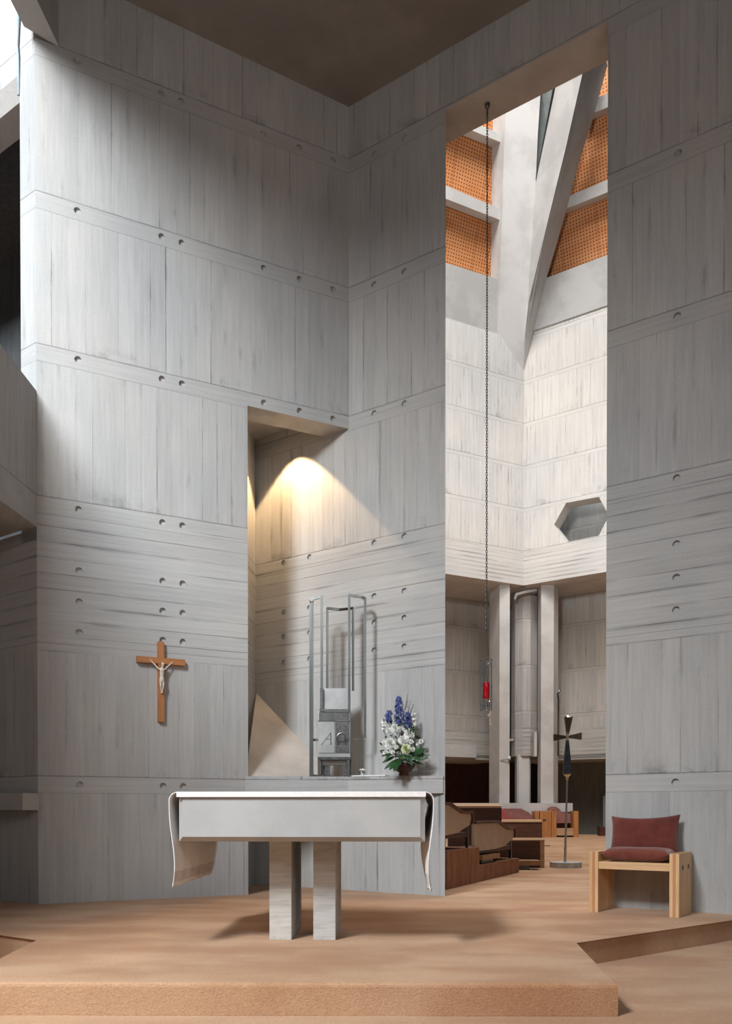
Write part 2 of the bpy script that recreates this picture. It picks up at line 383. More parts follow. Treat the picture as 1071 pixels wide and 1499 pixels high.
# side of the niche, from the back of the left wall to the right wall's end
a, b = PA(1.22, 0, .30), PB(-1.36, 0, 0)
bm = new(); prism(bm, [a, b, b + V((-.3, .1, 0)), a + V((-.3, .1, 0))], (0, 0, 5.4)); struct('wall_niche_side', bm, M_con)
bm = new(); prism(bm, [PA(0, 5.3, .3), PA(1.5, 5.3, .3), PB(-1.5, 5.3, .0), PB(0, 5.3, .0)], (0, 0, .2)); struct('trim_1', bm, M_plain)
# splay under the niche wall
bm = new()
s1, s2, s3, s0 = PB(-1.36, 2.30, .01), PB(-.13, 1.20, .01), PA(1.19, 1.20, .0), PB(-1.36, 1.2, .01)
sm = PA(1.21, 2.12, .29)
vs = [bm.verts.new(p) for p in (s1, s2, s3, s0)]
for f in ((0, 1, 2), (0, 1, 3), (0, 2, 3), (1, 2, 3)): bm.faces.new([vs[i] for i in f])
struct('trim_2', bm, M_plain)
# ceiling
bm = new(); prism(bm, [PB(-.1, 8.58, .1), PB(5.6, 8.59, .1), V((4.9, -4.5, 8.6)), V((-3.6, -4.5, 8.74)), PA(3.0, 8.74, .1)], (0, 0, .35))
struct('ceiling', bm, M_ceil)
# beam running from the top of the left wall's end towards the camera
bl, br = V((-3.115, 7.55, 8.02)), V((-2.87, 7.75, 8.02))
bm = new(); prism(bm, [bl, br, br - FD * 12, bl - FD * 12], (0, 0, .95)); struct('trim_3', bm, M_plain)
# end pier: the return face of the left wall (direction of the right wall)
E0 = PA(3.2)
def PE(l, z=0, off=0): return E0 + BD * l + NB * off + V((0, 0, z))
bm = new(); prism(bm, [PE(0, 3.4), PE(.235, 3.4), PE(.235, 9.1), PE(0, 9.1)], NB * .3); struct('wall_pier', bm, M_con)
bm = new(); prism(bm, [PE(.0, 0), PE(2.6, 0), PE(2.6, 3.5), PE(0, 3.5)], NB * .3); struct('wall_recess', bm, M_con)
# spandrel above the dark upper opening
bm = new(); prism(bm, [PE(.225, 7.80), PE(3.2, 7.80), PE(3.2, 10.2), PE(.225, 10.2)], NB * .25)
bm2 = bm; struct('wall_spandrel', bm2, M_con)
bm = new(); prism(bm, [PE(.25, 7.68, .10), PE(3.2, 7.68, .10), PE(3.2, 7.80, .0), PE(.25, 7.80, .0)], NB * .25); struct('trim_4', bm, M_plain)
# what lies behind that opening: floor, back wall, lid
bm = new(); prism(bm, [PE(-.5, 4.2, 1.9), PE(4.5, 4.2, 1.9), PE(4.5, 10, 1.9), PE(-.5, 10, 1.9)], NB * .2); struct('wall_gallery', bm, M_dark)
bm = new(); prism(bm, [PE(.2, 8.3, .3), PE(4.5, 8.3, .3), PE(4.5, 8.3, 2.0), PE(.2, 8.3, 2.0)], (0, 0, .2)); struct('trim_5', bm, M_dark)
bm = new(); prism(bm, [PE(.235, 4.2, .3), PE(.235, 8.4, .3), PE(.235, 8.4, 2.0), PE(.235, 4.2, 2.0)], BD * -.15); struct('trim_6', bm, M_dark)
# gallery parapet at the left, its face running towards the camera
g0 = V((-3.058, 7.70, 0)); gz = [(0, 3.518), (0, 4.772), (5.5, 5.25), (5.5, 3.43)]
bm = new(); prism(bm, [g0 - FD * l + V((0, 0, z)) for l, z in gz], (-.22, 0, 0)); struct('wall_parapet', bm, M_con)
bm = new(); prism(bm, [V((-3.06, 7.66, 3.53)), g0 - FD * 5.5 + V((0, 0, 3.44)), V((-6.5, 2.2, 3.44)), PE(2.6, 3.53)], (0, 0, .25)); struct('trim_7', bm, M_plain)
# narrow ledge in the recess
bm = new(); prism(bm, [PE(-.0, .88, -.16), PE(2.6, .88, -.16), PE(2.6, .88, .0), PE(0.0, .88, .0)], (0, 0, .157)); bevel(bm, .006); struct('trim_8', bm, M_plain)
# unseen side wall, added to keep light out of the recess
bm = new(); prism(bm, [V((-3.72, 8.0, -.16)), V((-3.9, .8, -.16)), V((-3.9, .8, 3.4)), V((-3.72, 8.0, 3.4))], (-.2, 0, 0)); struct('wall_recess_blocker', bm, M_con)

# floors
fl = [(-2.10, 4.115), (1.259, 4.085), (1.357, 5.372), (3.30, 6.82), (16, 12), (16, 47), (-14, 47), (-14, 13.4), (-2.184, 5.488)]
bm = new(); prism(bm, [(x, y, -.165) for x, y in fl], (0, 0, .165))
es = [e for e in bm.edges if all(v.co.z > -.01 for v in e.verts)]
bmesh.ops.bevel(bm, geom=es, offset=.022, segments=3, affect='EDGES', profile=.5)
struct('floor', bm, M_carpet, uv=False, smooth=False)
bm = new(); box(bm, -14, 16, -9, 14, -.30, -.166); struct('floor_lower', bm, M_carpet, uv=False)

# ------------------------------------------------------------------ shelf in the niche
SH = 1.235
bm = new()
shp = [PA(1.19, 0, .0), V((-.19, 8.60, 0)), PB(1.19, 0, -.02), PB(1.19, 0, .0), PB(-.9, 0, .0)]
prism(bm, [p + V((0, 0, 1.055)) for p in shp], (0, 0, SH - 1.055)); bevel(bm, .004, 1)
o = obj('concrete_shelf', bm, M_con, uv=True)
tag(o, 'concrete shelf in the wall niche carrying the steel tabernacle', 'shelf')

# ------------------------------------------------------------------ altar
AY = 5.15
alt = thing('altar', 'pale stone altar table on two slab legs', 'altar', (-.385, 5.70, 0), math.radians(-2.2))
bm = new()
x0, x1, y0, y1, z0, z1 = -.775, .775, -.58, .60, .672, .972
prism(bm, [(x0, y0, z0), (x1, y0, z0), (x1, y1, z0), (x0, y1, z0)], (0, 0, z1 - z0))
es = [e for e in bm.edges if all(abs(v.co.y - y0) < 1e-5 for v in e.verts) and not all(v.co.z > .9 for v in e.verts)]
bmesh.ops.bevel(bm, geom=es, offset=.030, segments=1, affect='EDGES')
obj('altar_slab', bm, M_alt, alt)
for xx in (-.256, .040):
    bm = new(); box(bm, xx, xx + .148, -.21, .36, 0, .674); bevel(bm, .004, 1)
    o = obj('leg', bm, M_leg, alt); world_uv(o)
# the cloth
cl = thing('altar_cloth', 'white linen cloth over the altar, long falls at both ends', 'altar cloth', (-.385, 5.70, 0), math.radians(-2.2))
bm = new(); box(bm, x0 - .004, x1 + .004, y0 - .012, y1 + .008, z1, z1 + .013)
box(bm, x0 - .004, x1 + .004, y0 - .018, y0 - .012, z1 - .020, z1 + .011)
bevel(bm, .004, 2); obj('cloth_top', bm, M_cloth, cl)
for sgn, zb in ((-1, .385), (1, .365)):
    bm = new(); rows = 44; cols = 22; grid = []
    for i in range(rows + 1):
        s = i / rows; row = []
        for j in range(cols + 1):
            q = j / cols; y = y0 - .014 + (y1 - y0 + .02) * q
            if s < .12:
                k = s / .12; ox = .052 * math.sin(k * PI / 2); z = z1 + .010 - .052 * (1 - math.cos(k * PI / 2))
            else:
                k = (s - .12) / .88; z = z1 - .042 - (z1 - .042 - zb) * k
                ox = .052 + .016 * math.sin(k * 5.2 + q * 2) * (1 - .3 * k) - .03 * math.sin(k * PI * .9) + .010 * math.sin(q * 34) * k
            row.append(bm.verts.new((sgn * (x1 + .0 + ox), y, z)))
        grid.append(row)
    for i in range(rows):
        for j in range(cols):
            f = bm.faces.new([grid[i][j], grid[i][j + 1], grid[i + 1][j + 1], grid[i + 1][j]])
            if 37 <= i <= 41: f.material_index = 1
    o = obj('cloth_fall', bm, M_cloth, cl, smooth=True); o.data.materials.append(M_hem)
    md = o.modifiers.new('t', 'SOLIDIFY'); md.thickness = .005; md.offset = 0

# ------------------------------------------------------------------ crucifix on the left wall
cr = thing('crucifix', 'brown wooden crucifix with ivory figure, hung on the left wall', 'crucifix', PA(2.065, 1.756, -.002), math.atan2(AD.y, AD.x))
def lb(x0, x1, y0, y1, z0, z1, b=.003):
    bm = new(); box(bm, x0, x1, y0, y1, z0, z1); bevel(bm, b, 1); return bm
obj('upright', lb(-.030, .030, -.042, 0, 0, .79), M_crossw, cr)
obj('crossbar', lb(-.236, .236, -.046, -.002, .570, .630), M_crossh, cr)
# figure
def skin(name, verts, edges, radii, mat, parent, sub=2, root=0):
    me = bpy.data.meshes.new(name); me.from_pydata(verts, edges, []); me.materials.append(mat)
    o = bpy.data.objects.new(name, me); C.objects.link(o)
    md = o.modifiers.new('s', 'SKIN'); md.use_smooth_shade = True
    sv = me.skin_vertices[0].data
    for i, r in enumerate(radii):
        sv[i].radius = r if isinstance(r, tuple) else (r, r)
        sv[i].use_root = (i == root)
    ms = o.modifiers.new('u', 'SUBSURF'); ms.levels = sub; ms.render_levels = sub
    bpy.context.view_layer.update()
    nm = bpy.data.meshes.new_from_object(o.evaluated_get(bpy.context.evaluated_depsgraph_get()))
    o.modifiers.clear(); o.data = nm
    if parent is not None: o.parent = parent
    return o
Y = -.062
fv = [(0, Y, .420), (0, Y - .004, .455), (0, Y - .008, .490), (0, Y - .006, .515), (.003, Y - .014, .532), (.008, Y - .020, .556),
      (-.028, Y, .512), (-.062, Y + .008, .552), (-.100, Y + .016, .592), (-.112, Y + .018, .608),
      (.028, Y, .512), (.062, Y + .008, .548), (.100, Y + .016, .584), (.112, Y + .018, .598),
      (-.013, Y, .405), (-.013, Y - .014, .355), (-.007, Y + .002, .310), (-.004, Y + .006, .290), (-.004, Y - .010, .277),
      (.013, Y, .405), (.015, Y - .012, .355), (.008, Y + .001, .312), (.006, Y + .004, .292), (.007, Y - .012, .280)]
fe = [(0, 1), (1, 2), (2, 3), (3, 4), (4, 5), (3, 6), (6, 7), (7, 8), (8, 9), (3, 10), (10, 11), (11, 12), (12, 13),
      (0, 14), (14, 15), (15, 16), (16, 17), (17, 18), (0, 19), (19, 20), (20, 21), (21, 22), (22, 23)]
fr_ = [(.020, .014), (.019, .013), (.024, .015), (.020, .012), .008, .0145, .0095, .0075, .0055, .0065, .0095, .0075, .0055, .0065,
       .012, .0105, .0075, .0055, .0055, .012, .0105, .0075, .0055, .0055]
fg = skin('corpus', fv, fe, fr_, M_ivory, cr)
bm = new(); lathe(bm, [(.019, .385), (.023, .392), (.0235, .41), (.0225, .425), (.018, .432)], 14, (0, 0, 0))
for v in bm.verts:
    v.co.y = v.co.y * .8 + Y - .001; v.co.x += .002 * math.sin(v.co.z * 300)
obj('loincloth', bm, M_ivory, fg, smooth=True)
bm = new(); bmesh.ops.create_icosphere(bm, subdivisions=2, radius=.0165, matrix=Matrix.Translation((.008, Y - .014, .562)) @ Matrix.Scale(1.15, 4, (0, 0, 1)))
obj('hair', bm, M_ivory, fg, smooth=True)

# ------------------------------------------------------------------ tabernacle
tb = thing('tabernacle', 'steel tabernacle with tall tubular frames on the niche shelf', 'tabernacle', (-.333, 8.72, SH + .002), math.radians(-2.2))
S = 8.72 / 1199.6
def tx(px): return (px - 492.7) * S * 1.0
def tz(py): return (1136 - py) * S
R_ = .0125
def frame(paths, y, name, r=R_):
    bm = new()
    for p in paths:
        for a_, b_ in zip(p[:-1], p[1:]): bar(bm, (tx(a_[0]), a_[2] if len(a_) > 2 else y, tz(a_[1])), (tx(b_[0]), b_[2] if len(b_) > 2 else y, tz(b_[1])), r * 2, r * 2)
    return obj(name, bm, M_steel, tb)
frame([[(457.5, 1135, .0), (457.5, 878, .0)], [(457.5, 879, 0), (461, 883, -.05)], [(460.5, 883, -.05), (460.5, 1135, -.05)], [(456.5, 877.5, 0), (475.2, 873.5, -.02)], [(474, 872, -.02), (474, 1134, -.02)], [(456, 1134.5, -.02), (474, 1134.5, -.02)], [(457, 1082, 0), (470, 1082, -.01)]], 0, 'left_frame')
frame([[(514.2, 871, -.02), (514.2, 1040, -.02)], [(513, 871.5, -.02), (534, 874.5, 0)], [(534, 874.5, 0), (537.5, 879, -.05)], [(537.5, 878, -.05), (537.5, 1080, -.05)]], 0, 'right_frame')
frame([[(519, 1081.5, -.02), (535, 1081.5, -.04)], [(534.5, 1081, -.04), (534.5, 1134, -.04)]], 0, 'side_rail', .005)
frame([[(481.5, 1010, .03), (481.5, 889, .03)], [(481.5, 889, .03), (501, 893, -.03)], [(501, 893, -.03), (519.5, 889, .03)], [(519.5, 889, .03), (519.5, 1010, .03)]], 0, 'middle_frame')
bm = new(); bar(bm, (tx(472), -.12, tz(1040.5)), (tx(515.5), -.12, tz(1040.5)), .018, .018)
obj('cross_rail', bm, M_steel, tb)
bm = new(); box(bm, tx(476.5), tx(516), -.02, .0, tz(1042), tz(1007)); bevel(bm, .002, 1); obj('upper_plate', bm, M_steel2, tb)
bm = new(); box(bm, tx(472), tx(476.3), -.06, .0, tz(1042), tz(1007)); obj('plate_return', bm, M_sdark, tb)
bm = new(); box(bm, tx(470), tx(516), -.10, .18, tz(1108), tz(1042)); bevel(bm, .003, 1); bx_ = obj('tabernacle_box', bm, M_steel2, tb)
bm = new(); box(bm, tx(471.3), tx(495.5), -.106, -.10, tz(1055), tz(1043.5)); obj('top_panel', bm, M_steel, bx_)
bm = new(); box(bm, tx(496), tx(515.3), -.104, -.10, tz(1054.5), tz(1043.5)); obj('dark_top_panel', bm, M_sdark, bx_)  # darker steel on the right half of the top band
bm = new(); box(bm, tx(470), tx(516.5), -.112, -.10, tz(1056.5), tz(1055.3)); obj('door_rail', bm, M_steel, bx_)
d1 = new(); box(d1, tx(471), tx(493.2), -.108, -.10, tz(1102), tz(1057)); bevel(d1, .002, 1); d1 = obj('left_door', d1, M_steel2, tb)
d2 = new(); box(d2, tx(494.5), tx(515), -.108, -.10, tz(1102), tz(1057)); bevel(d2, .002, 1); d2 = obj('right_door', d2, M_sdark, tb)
d2['label'] = 'door with the raised omega ring'; d1['label'] = 'door engraved with the letter A'
bm = new()
for p, q, w_ in (((475.3, 1089.5), (488.2, 1073), .0045), ((488.2, 1073), (488.4, 1089.5), .0085), ((481, 1082.3), (488.2, 1082.3), .0035), ((474, 1089.7), (477, 1089.7), .003), ((486.5, 1089.7), (490.3, 1089.7), .003)):
    bar(bm, (tx(p[0]), -.110, tz(p[1])), (tx(q[0]), -.110, tz(q[1])), w_, .004, side=(1, 0, 0) if abs(p[0] - q[0]) < 6 and abs(p[1] - q[1]) > 3 else (0, 0, 1))
obj('letter_a', bm, M_sdark, d1)
bm = new(); pts = []
cx_, cz_ = tx(504.3), tz(1081)
for k in range(25):
    a_ = math.radians(-62 + k * (304 / 24)); pts.append((cx_ + .050 * math.sin(-a_ + PI) * 1.0, -.114, cz_ - .050 * math.cos(a_ + PI) * -1.0))
pts = [(cx_ + .050 * math.cos(math.radians(-58 + k * 296 / 24)), -.114, cz_ + .050 * math.sin(math.radians(-58 + k * 296 / 24))) for k in range(25)]
pts = [(cx_ + -.054 * math.sin(th), -.115, cz_ + .056 * -math.cos(th)) for th in [math.radians(28 + k * 304 / 24) for k in range(25)]]
tube(bm, pts, .0055, 6)
for sgn in (-1, 1):
    bar(bm, (cx_ + sgn * .022, -.114, cz_ - .053), (cx_ + sgn * .056, -.114, cz_ - .057), .008, .006)
obj('omega_ring', bm, M_steel, d2)
bm = new(); lathe(bm, [(.040, 0), (.040, .006), (.034, .010)], 20)
for v in bm.verts: v.co = V((cx_ + v.co.x, -.108 - v.co.z, cz_ + v.co.y))
obj('dark_disc', bm, M_sdark, d2)
# stand
bm = new()
box(bm, tx(469.5), tx(516.5), -.125, .18, tz(1112), tz(1108))
for xa in (469.5, 512.3): box(bm, tx(xa), tx(xa) + .024, -.125, -.10, 0, tz(1110))
for xa in (473.5, 512.5): box(bm, tx(xa), tx(xa) + .02, .14, .165, 0, tz(1110))
bevel(bm, .002, 1); obj('stand', bm, M_steel, tb)
bm = new(); box(bm, tx(475), tx(510.5), -.05, .10, tz(1119), tz(1112.5)); bevel(bm, .002, 1); obj('stand_apron', bm, M_steel2, tb)
for xa in (478.5, 504):
    bm = new(); box(bm, tx(xa), tx(xa) + .055, -.045, .0, 0, tz(1118.5)); bevel(bm, .002, 1); obj('stand_leg', bm, M_sdark, tb)
# linen and dish on the shelf
bm = new(); box(bm, .0, .385, -.02, .20, 0, .010)
for v in bm.verts: v.co.z += .004 * math.sin(v.co.x * 40)
o = obj('linen_cloth', bm, M_cloth); o.location = (-.165, 8.66, SH + .004); o.rotation_euler = (0, 0, math.radians(-14))
bevel_ = None; tag(o, 'folded white linen lying on the niche shelf beside the tabernacle', 'linen cloth')
bm = new(); lathe(bm, [(.020, 0), (.026, .004), (.026, .012), (.022, .016), (.030, .052), (.034, .054), (.036, .066), (.030, .068), (.026, .060), (.020, .02), (.004, .018)], 20)
o = obj('glass_dish', bm, M_glass, smooth=True); o.location = (-.036, 8.69, SH + .014)
bm = new(); lathe(bm, [(.030, .054), (.037, .056), (.037, .068), (.031, .070)], 20)
rim = obj('rim', bm, M_white, o, smooth=True)
tag(o, 'small glass dish with white rim on the niche shelf', 'dish')

# ------------------------------------------------------------------ flower arrangement
fx, fy = .385, 8.42
fa = thing('flower_arrangement', 'blue and white flower arrangement in dark bowl on niche shelf', 'flower arrangement', (fx, fy, SH), 0)
q = 8.42 / 1199.6
bm = new(); lathe(bm, [(.05, 0), (.055, .006), (.045, .03), (.085, .055), (.115, .095), (.120, .125), (.108, .127), (.09, .10), (.02, .09)], 28)
obj('bowl', bm, M_bowl, fa, smooth=True)
def fpos(px, py, y=0): return V(((px - 588.5) * q, y, (1136 - py) * q))
def mum(px, py, r, y, mat, name='chrysanthemum'):
    c = fpos(px, py, y); r = r * q; bm = new(); rnd = random.Random(int(px * 7 + py))
    look = V((rnd.uniform(-.3, .3), -1, rnd.uniform(.1, .5))).normalized()
    quat = V((0, 0, 1)).rotation_difference(look)
    for ring, (ang, ln) in enumerate(((12, .55), (28, .7), (45, .85), (62, .95), (80, 1.0), (98, .9))):
        cnt = 7 + ring * 4
        for k in range(cnt):
            a_ = 2 * PI * (k + ring * .5) / cnt + rnd.uniform(-.08, .08); el = math.radians(ang + rnd.uniform(-6, 6))
            d = V((math.sin(el) * math.cos(a_), math.sin(el) * math.sin(a_), math.cos(el))); sd = V((-math.sin(a_), math.cos(a_), 0))
            up = d.cross(sd); L = r * ln * rnd.uniform(.9, 1.08); wd = r * .15
            p0, p1, p2 = d * r * .15, d * L * .65, d * L + up * r * .10 * (-1 if ring > 3 else 1)
            pts = [p0 - sd * wd * .4, p1 - sd * wd, p2, p1 + sd * wd, p0 + sd * wd * .4]
            bm.faces.new([bm.verts.new(c + quat @ p) for p in pts])
    o = obj(name, bm, mat, fa, recalc=False); return o
mum(577, 1068, 8.5, -.02, M_bloom); mum(597, 1076, 9, -.03, M_bloom); mum(569, 1091, 10, -.08, M_bloom)
mum(587.5, 1085.5, 8.5, -.09, M_bloom); mum(591.5, 1098, 8.2, -.12, M_bloomc); mum(591, 1066, 7, .02, M_bloom)
mum(563, 1104, 5, -.05, M_bloom); mum(572, 1103, 3.8, -.12, M_bloom); mum(599, 1088, 4, -.10, M_bloom)
mum(614, 1086.5, 4.2, -.02, M_bloom); mum(601.5, 1099, 4, -.10, M_bloom); mum(567, 1070, 5, .0, M_bloom)
mum(560, 1087, 3.6, -.02, M_bloom); mum(578, 1095, 3.6, -.10, M_bloom); mum(609, 1090, 3, .0, M_bloom)
def spike(px, py0, py1, rad, mat, dens=1.0, name='delphinium_spike'):
    bm = new(); rnd = random.Random(int(px)); n_ = int(abs(py1 - py0) * 2.6 * dens)
    for k in range(n_):
        f = k / n_; py = py0 + (py1 - py0) * f; r = rad * q * (1.0 if f < .75 else (1 - (f - .75) * 2.4)) * rnd.uniform(.55, 1.05)
        a_ = rnd.uniform(0, 2 * PI); c = fpos(px + rnd.uniform(-1, 1), py) + V((math.cos(a_) * r, math.sin(a_) * r, 0))
        out = V((math.cos(a_), math.sin(a_), rnd.uniform(-.2, .6))).normalized(); s1 = out.orthogonal().normalized(); s2 = out.cross(s1)
        for m in range(5):
            b_ = m * 2 * PI / 5; d = s1 * math.cos(b_) + s2 * math.sin(b_); e_ = s1 * math.cos(b_ + .5) + s2 * math.sin(b_ + .5); g_ = s1 * math.cos(b_ - .5) + s2 * math.sin(b_ - .5)
            pr = 2.3 * q
            bm.faces.new([bm.verts.new(p) for p in (c, c + e_ * pr * .7 + out * pr * .2, c + d * pr + out * pr * .35, c + g_ * pr * .7 + out * pr * .2)])
    o = obj(name, bm, mat, fa, recalc=False)
    st = new(); tube(st, [fpos(587, 1120), fpos(px, py0), fpos(px, py1)], .003, 5); obj('stem', st, M_green, o)
    return o
spike(581.5, 1062, 1021, 5.6, M_delph, 1.5); spike(567, 1058, 1041, 4.4, M_delph, 1.6); spike(594.5, 1066, 1044, 5.2, M_delph, 1.5)
spike(559, 1070, 1051, 2.2, M_bloom, .5, 'stock_spike'); spike(603.5, 1064, 1044, 2.8, M_bloom, .7, 'stock_spike')
bm = new(); rnd = random.Random(3)
for k in range(9):
    a0 = rnd.uniform(-1.2, 1.2) if k > 3 else 1.0; top = (583 + k * 2.7 + rnd.uniform(-2, 2), rnd.uniform(1009, 1048))
    p0 = fpos(585, 1080, .03); p3 = fpos(top[0], top[1], .02); pm = (p0 + p3) / 2 + V((rnd.uniform(-.03, .03), 0, 0))
    tube(bm, [p0, pm, p3], .0025, 4)
    for m in range(7):
        pt = pm.lerp(p3, m / 7); bm2 = pt + V((rnd.uniform(-.02, .02), rnd.uniform(-.01, .01), .02)); tube(bm, [pt, bm2], .002, 4)
obj('twigs', bm, M_twig, fa)
def leaf(bm, p0, p1, w_, droop=.0, nseg=7):
    p0, p1 = V(p0), V(p1); d = p1 - p0; sd = d.cross(V((0, -1, .3))).normalized(); prev = None
    for i in range(nseg + 1):
        t = i / nseg; c = p0 + d * t + V((0, -.02 * math.sin(t * PI), -droop * t * t)); ww = w_ * math.sin(PI * min(1, t * .92 + .06)) ** .8
        cur = (bm.verts.new(c - sd * ww), bm.verts.new(c + V((0, -.006, -.004))), bm.verts.new(c + sd * ww))
        if prev:
            bm.faces.new([prev[0], prev[1], cur[1], cur[0]]); bm.faces.new([prev[1], prev[2], cur[2], cur[1]])
        prev = cur
lv = [(580, 1112, 560, 1127, 3.0), (581, 1112, 567, 1129, 3.2), (582, 1112, 573, 1130, 3), (575, 1108, 557, 1118, 2.6), (584, 1113, 574, 1131, 2.6),
      (590, 1108, 604, 1114, 4), (596, 1105, 614, 1094, 4.6), (600, 1108, 619, 1098, 4.2), (600, 1112, 622, 1112, 2.2), (600, 1114, 618, 1121, 2),
      (588, 1108, 580, 1118, 3.6), (594, 1110, 612, 1117, 2.2), (578, 1104, 556, 1108, 2), (592, 1112, 600, 1122, 2.6), (600, 1108, 626, 1107, 1.6),
      (586, 1106, 596, 1116, 4.2), (580, 1106, 590, 1113, 4), (574, 1100, 562, 1112, 2.2), (603, 1104, 618, 1106, 2.4)]
for i, (ax, ay, bx, by, ww) in enumerate(lv):
    bm = new(); yy = -.12 - .03 * ((i * 5) % 3); leaf(bm, fpos(ax, ay, -.05), fpos(bx, by, yy), ww * q, .0)
    obj('leaf', bm, M_green, fa, recalc=False, smooth=True)
bm = new(); rnd = random.Random(11)
for k in range(170):
    px, py = rnd.uniform(556, 618), rnd.uniform(1060, 1112)
    if abs(px - 586) > 12 + (py - 1050) * .42: continue
    c = fpos(px, py, rnd.uniform(-.06, .08)); d = V((rnd.uniform(-1, 1), rnd.uniform(-.6, .3), rnd.uniform(-.2, 1))).normalized()
    leaf(bm, c, c + d * rnd.uniform(.025, .055), .009, .0, 3)
o = obj('foliage', bm, M_green, fa, recalc=False); o['kind'] = 'stuff'

# ------------------------------------------------------------------ sanctuary lamp on its chain
LX, LY = 1.222, 8.34
sl = thing('sanctuary_lamp', 'ruby glass sanctuary lamp in wire frame hanging from long chain', 'hanging lamp', (LX, LY, 1.98), math.radians(8))
bm = new(); z = 0.70; k = 0
while z < 6.0:
    h = .034
    a_ = V((1, 0, 0)) if k % 2 else V((0, 1, 0))
    pts = [V((0, 0, z + h / 2)) + a_ * math.cos(t) * .0085 + V((0, 0, 1)) * math.sin(t) * h * .58 for t in [2 * PI * i / 8 for i in range(8)]]
    tube(bm, pts + [pts[0]], .0034, 4, cap=False); z += h * .82; k += 1
obj('chain', bm, M_sdark, sl)
bm = new(); lathe(bm, [(.004, 5.96), (.022, 5.985), (.028, 6.019)], 12); tube(bm, [(0, 0, 5.9), (0, 0, 6.0)], .007, 6); obj('ceiling_hook', bm, M_sdark, sl)
L0 = 7.0 / 1000
def lp(px, py, y=0): return V(((px - 706) * L0, y, (1025.5 - py) * L0 - .09))
def lframe(ps, r=.0042, nm='wire_frame', mat=None):
    bm = new()
    for p, q_ in ps: tube(bm, [lp(*p), lp(*q_)], r, 6)
    return obj(nm, bm, mat or M_sdark, sl)
lframe([((697, 952), (697, 1025)), ((699.5, 952, -.02), (699.5, 1025, -.02)), ((696.5, 951.5), (700, 951.5)), ((696.5, 1025), (700, 1025)),
        ((714, 950), (714, 1025)), ((711.8, 951, -.03), (711.8, 1025, -.03)), ((703.5, 949.5, .02), (703.5, 1024, .02)), ((703.5, 949.5), (712, 949.5)), ((711.5, 949.5), (715, 952)),
        ((697, 984.5), (714, 984.5)), ((697, 1017.5), (714, 1017.5)), ((707.5, 950), (707.5, 984))])
bm = new()
for dx in (-1.2, 2.4): tube(bm, [lp(707.5 + dx, 949), lp(707.5 + dx * .3, 928)], .0025, 5)
tube(bm, [lp(707.5, 929), (0, 0, .715)], .003, 5); obj('hanger', bm, M_sdark, sl)
bm = new(); c = lp(705.6, 1008); hgt = 24 * L0
lathe(bm, [(.026, 0), (.036, .01), (.037, hgt - .01), (.034, hgt), (.029, hgt), (.030, .02)], 20, c); obj('red_glass', bm, M_redglass, sl, smooth=True)
for px, py, s_ in ((706.5, 957.5, .020), (710, 958, .020), (702, 985.5, .012), (711, 985.5, .014), (705, 987, .012), (710, 1010.5, .018), (706, 1011, .012), (706, 1024, .012), (711, 1024.5, .014), (702, 1009, .010)):
    bm = new(); bmesh.ops.create_icosphere(bm, subdivisions=1, radius=s_ * .9, matrix=Matrix.Translation(lp(px, py, -.03))); obj('crystal_bead', bm, M_glass, sl)

bm = new(); tube(bm, [lp(706, 1009), lp(706, 1024)], .009, 8); tube(bm, [lp(710.5, 1010), lp(711, 1024)], .005, 6); obj('wick_holder', bm, M_steel, sl)
bm = new(); tube(bm, [lp(712, 1026), lp(711.5, 1037), lp(711.5, 1046)], .005, 6)
prism(bm, [lp(707, 1033, -.02), lp(709.5, 1029, -.02), lp(712, 1030.5, -.02), lp(710, 1034.5, -.02)], (0, .03, 0)); box(bm, lp(710.6, 0).x, lp(713, 0).x, -.01, .01, lp(0, 1046).z, lp(0, 1041).z)
obj('pendant', bm, M_gold, sl)

# ------------------------------------------------------------------ processional cross
pc = thing('processional_cross', 'tall metal cross with flared arms on round stone base', 'cross', (3.13, 12.85, 0), 0)
q = 12.85 / 1199.6
bm = new(); pts = [(.245 * math.cos(2 * PI * (k + .5) / 12), .245 * math.sin(2 * PI * (k + .5) / 12), 0) for k in range(12)]; prism(bm, pts, (0, 0, .085)); bevel(bm, .004, 1)
obj('base', bm, M_base, pc)
def cp(px, py): return V(((px - 826) * q, 0, (1269 - py) * q))
bm = new(); tube(bm, [cp(825.2, 1262), cp(825.8, 1232)], .019, 12); tube(bm, [cp(825.8, 1232), cp(828, 1140)], .0145, 12, radii=[.016, .0135])
bmesh.ops.create_icosphere(bm, subdivisions=1, radius=.022, matrix=Matrix.Translation(cp(825.6, 1236))); tube(bm, [cp(824, 1240), cp(822.5, 1240)], .012, 6)
obj('pole', bm, M_chrome, pc)
bm = new(); tube(bm, [cp(828, 1141), cp(828, 1136), cp(828, 1133)], .02, 12, radii=[.018, .026, .060]); obj('collar', bm, M_gold, pc)
def arm(p, q_, w0, w1, nm, mat, d0=.02, d1=.05):
    bm = new(); p, q_ = V(p), V(q_); dr = (q_ - p).normalized(); s = V((dr.z, 0, -dr.x)); y = V((0, 1, 0))
    A_ = [p + s * w0 + y * d0, p - s * w0 + y * d0, p - s * w0 - y * d0, p + s * w0 - y * d0]; B_ = [q_ + s * w1 + y * d1, q_ - s * w1 + y * d1, q_ - s * w1 - y * d1, q_ + s * w1 - y * d1]
    va = [bm.verts.new(x) for x in A_]; vb = [bm.verts.new(x) for x in B_]; bm.faces.new(va); bm.faces.new(vb[::-1])
    for i in range(4): bm.faces.new([va[i], vb[i], vb[(i + 1) % 4], va[(i + 1) % 4]])
    bevel(bm, .004, 1); return obj(nm, bm, mat, pc)
arm(cp(828, 1082), cp(828, 1132), .020, .068, 'lower_arm', M_blue)
arm(cp(828.5, 1074), cp(829.5, 1049), .018, .058, 'upper_arm', M_bronze)
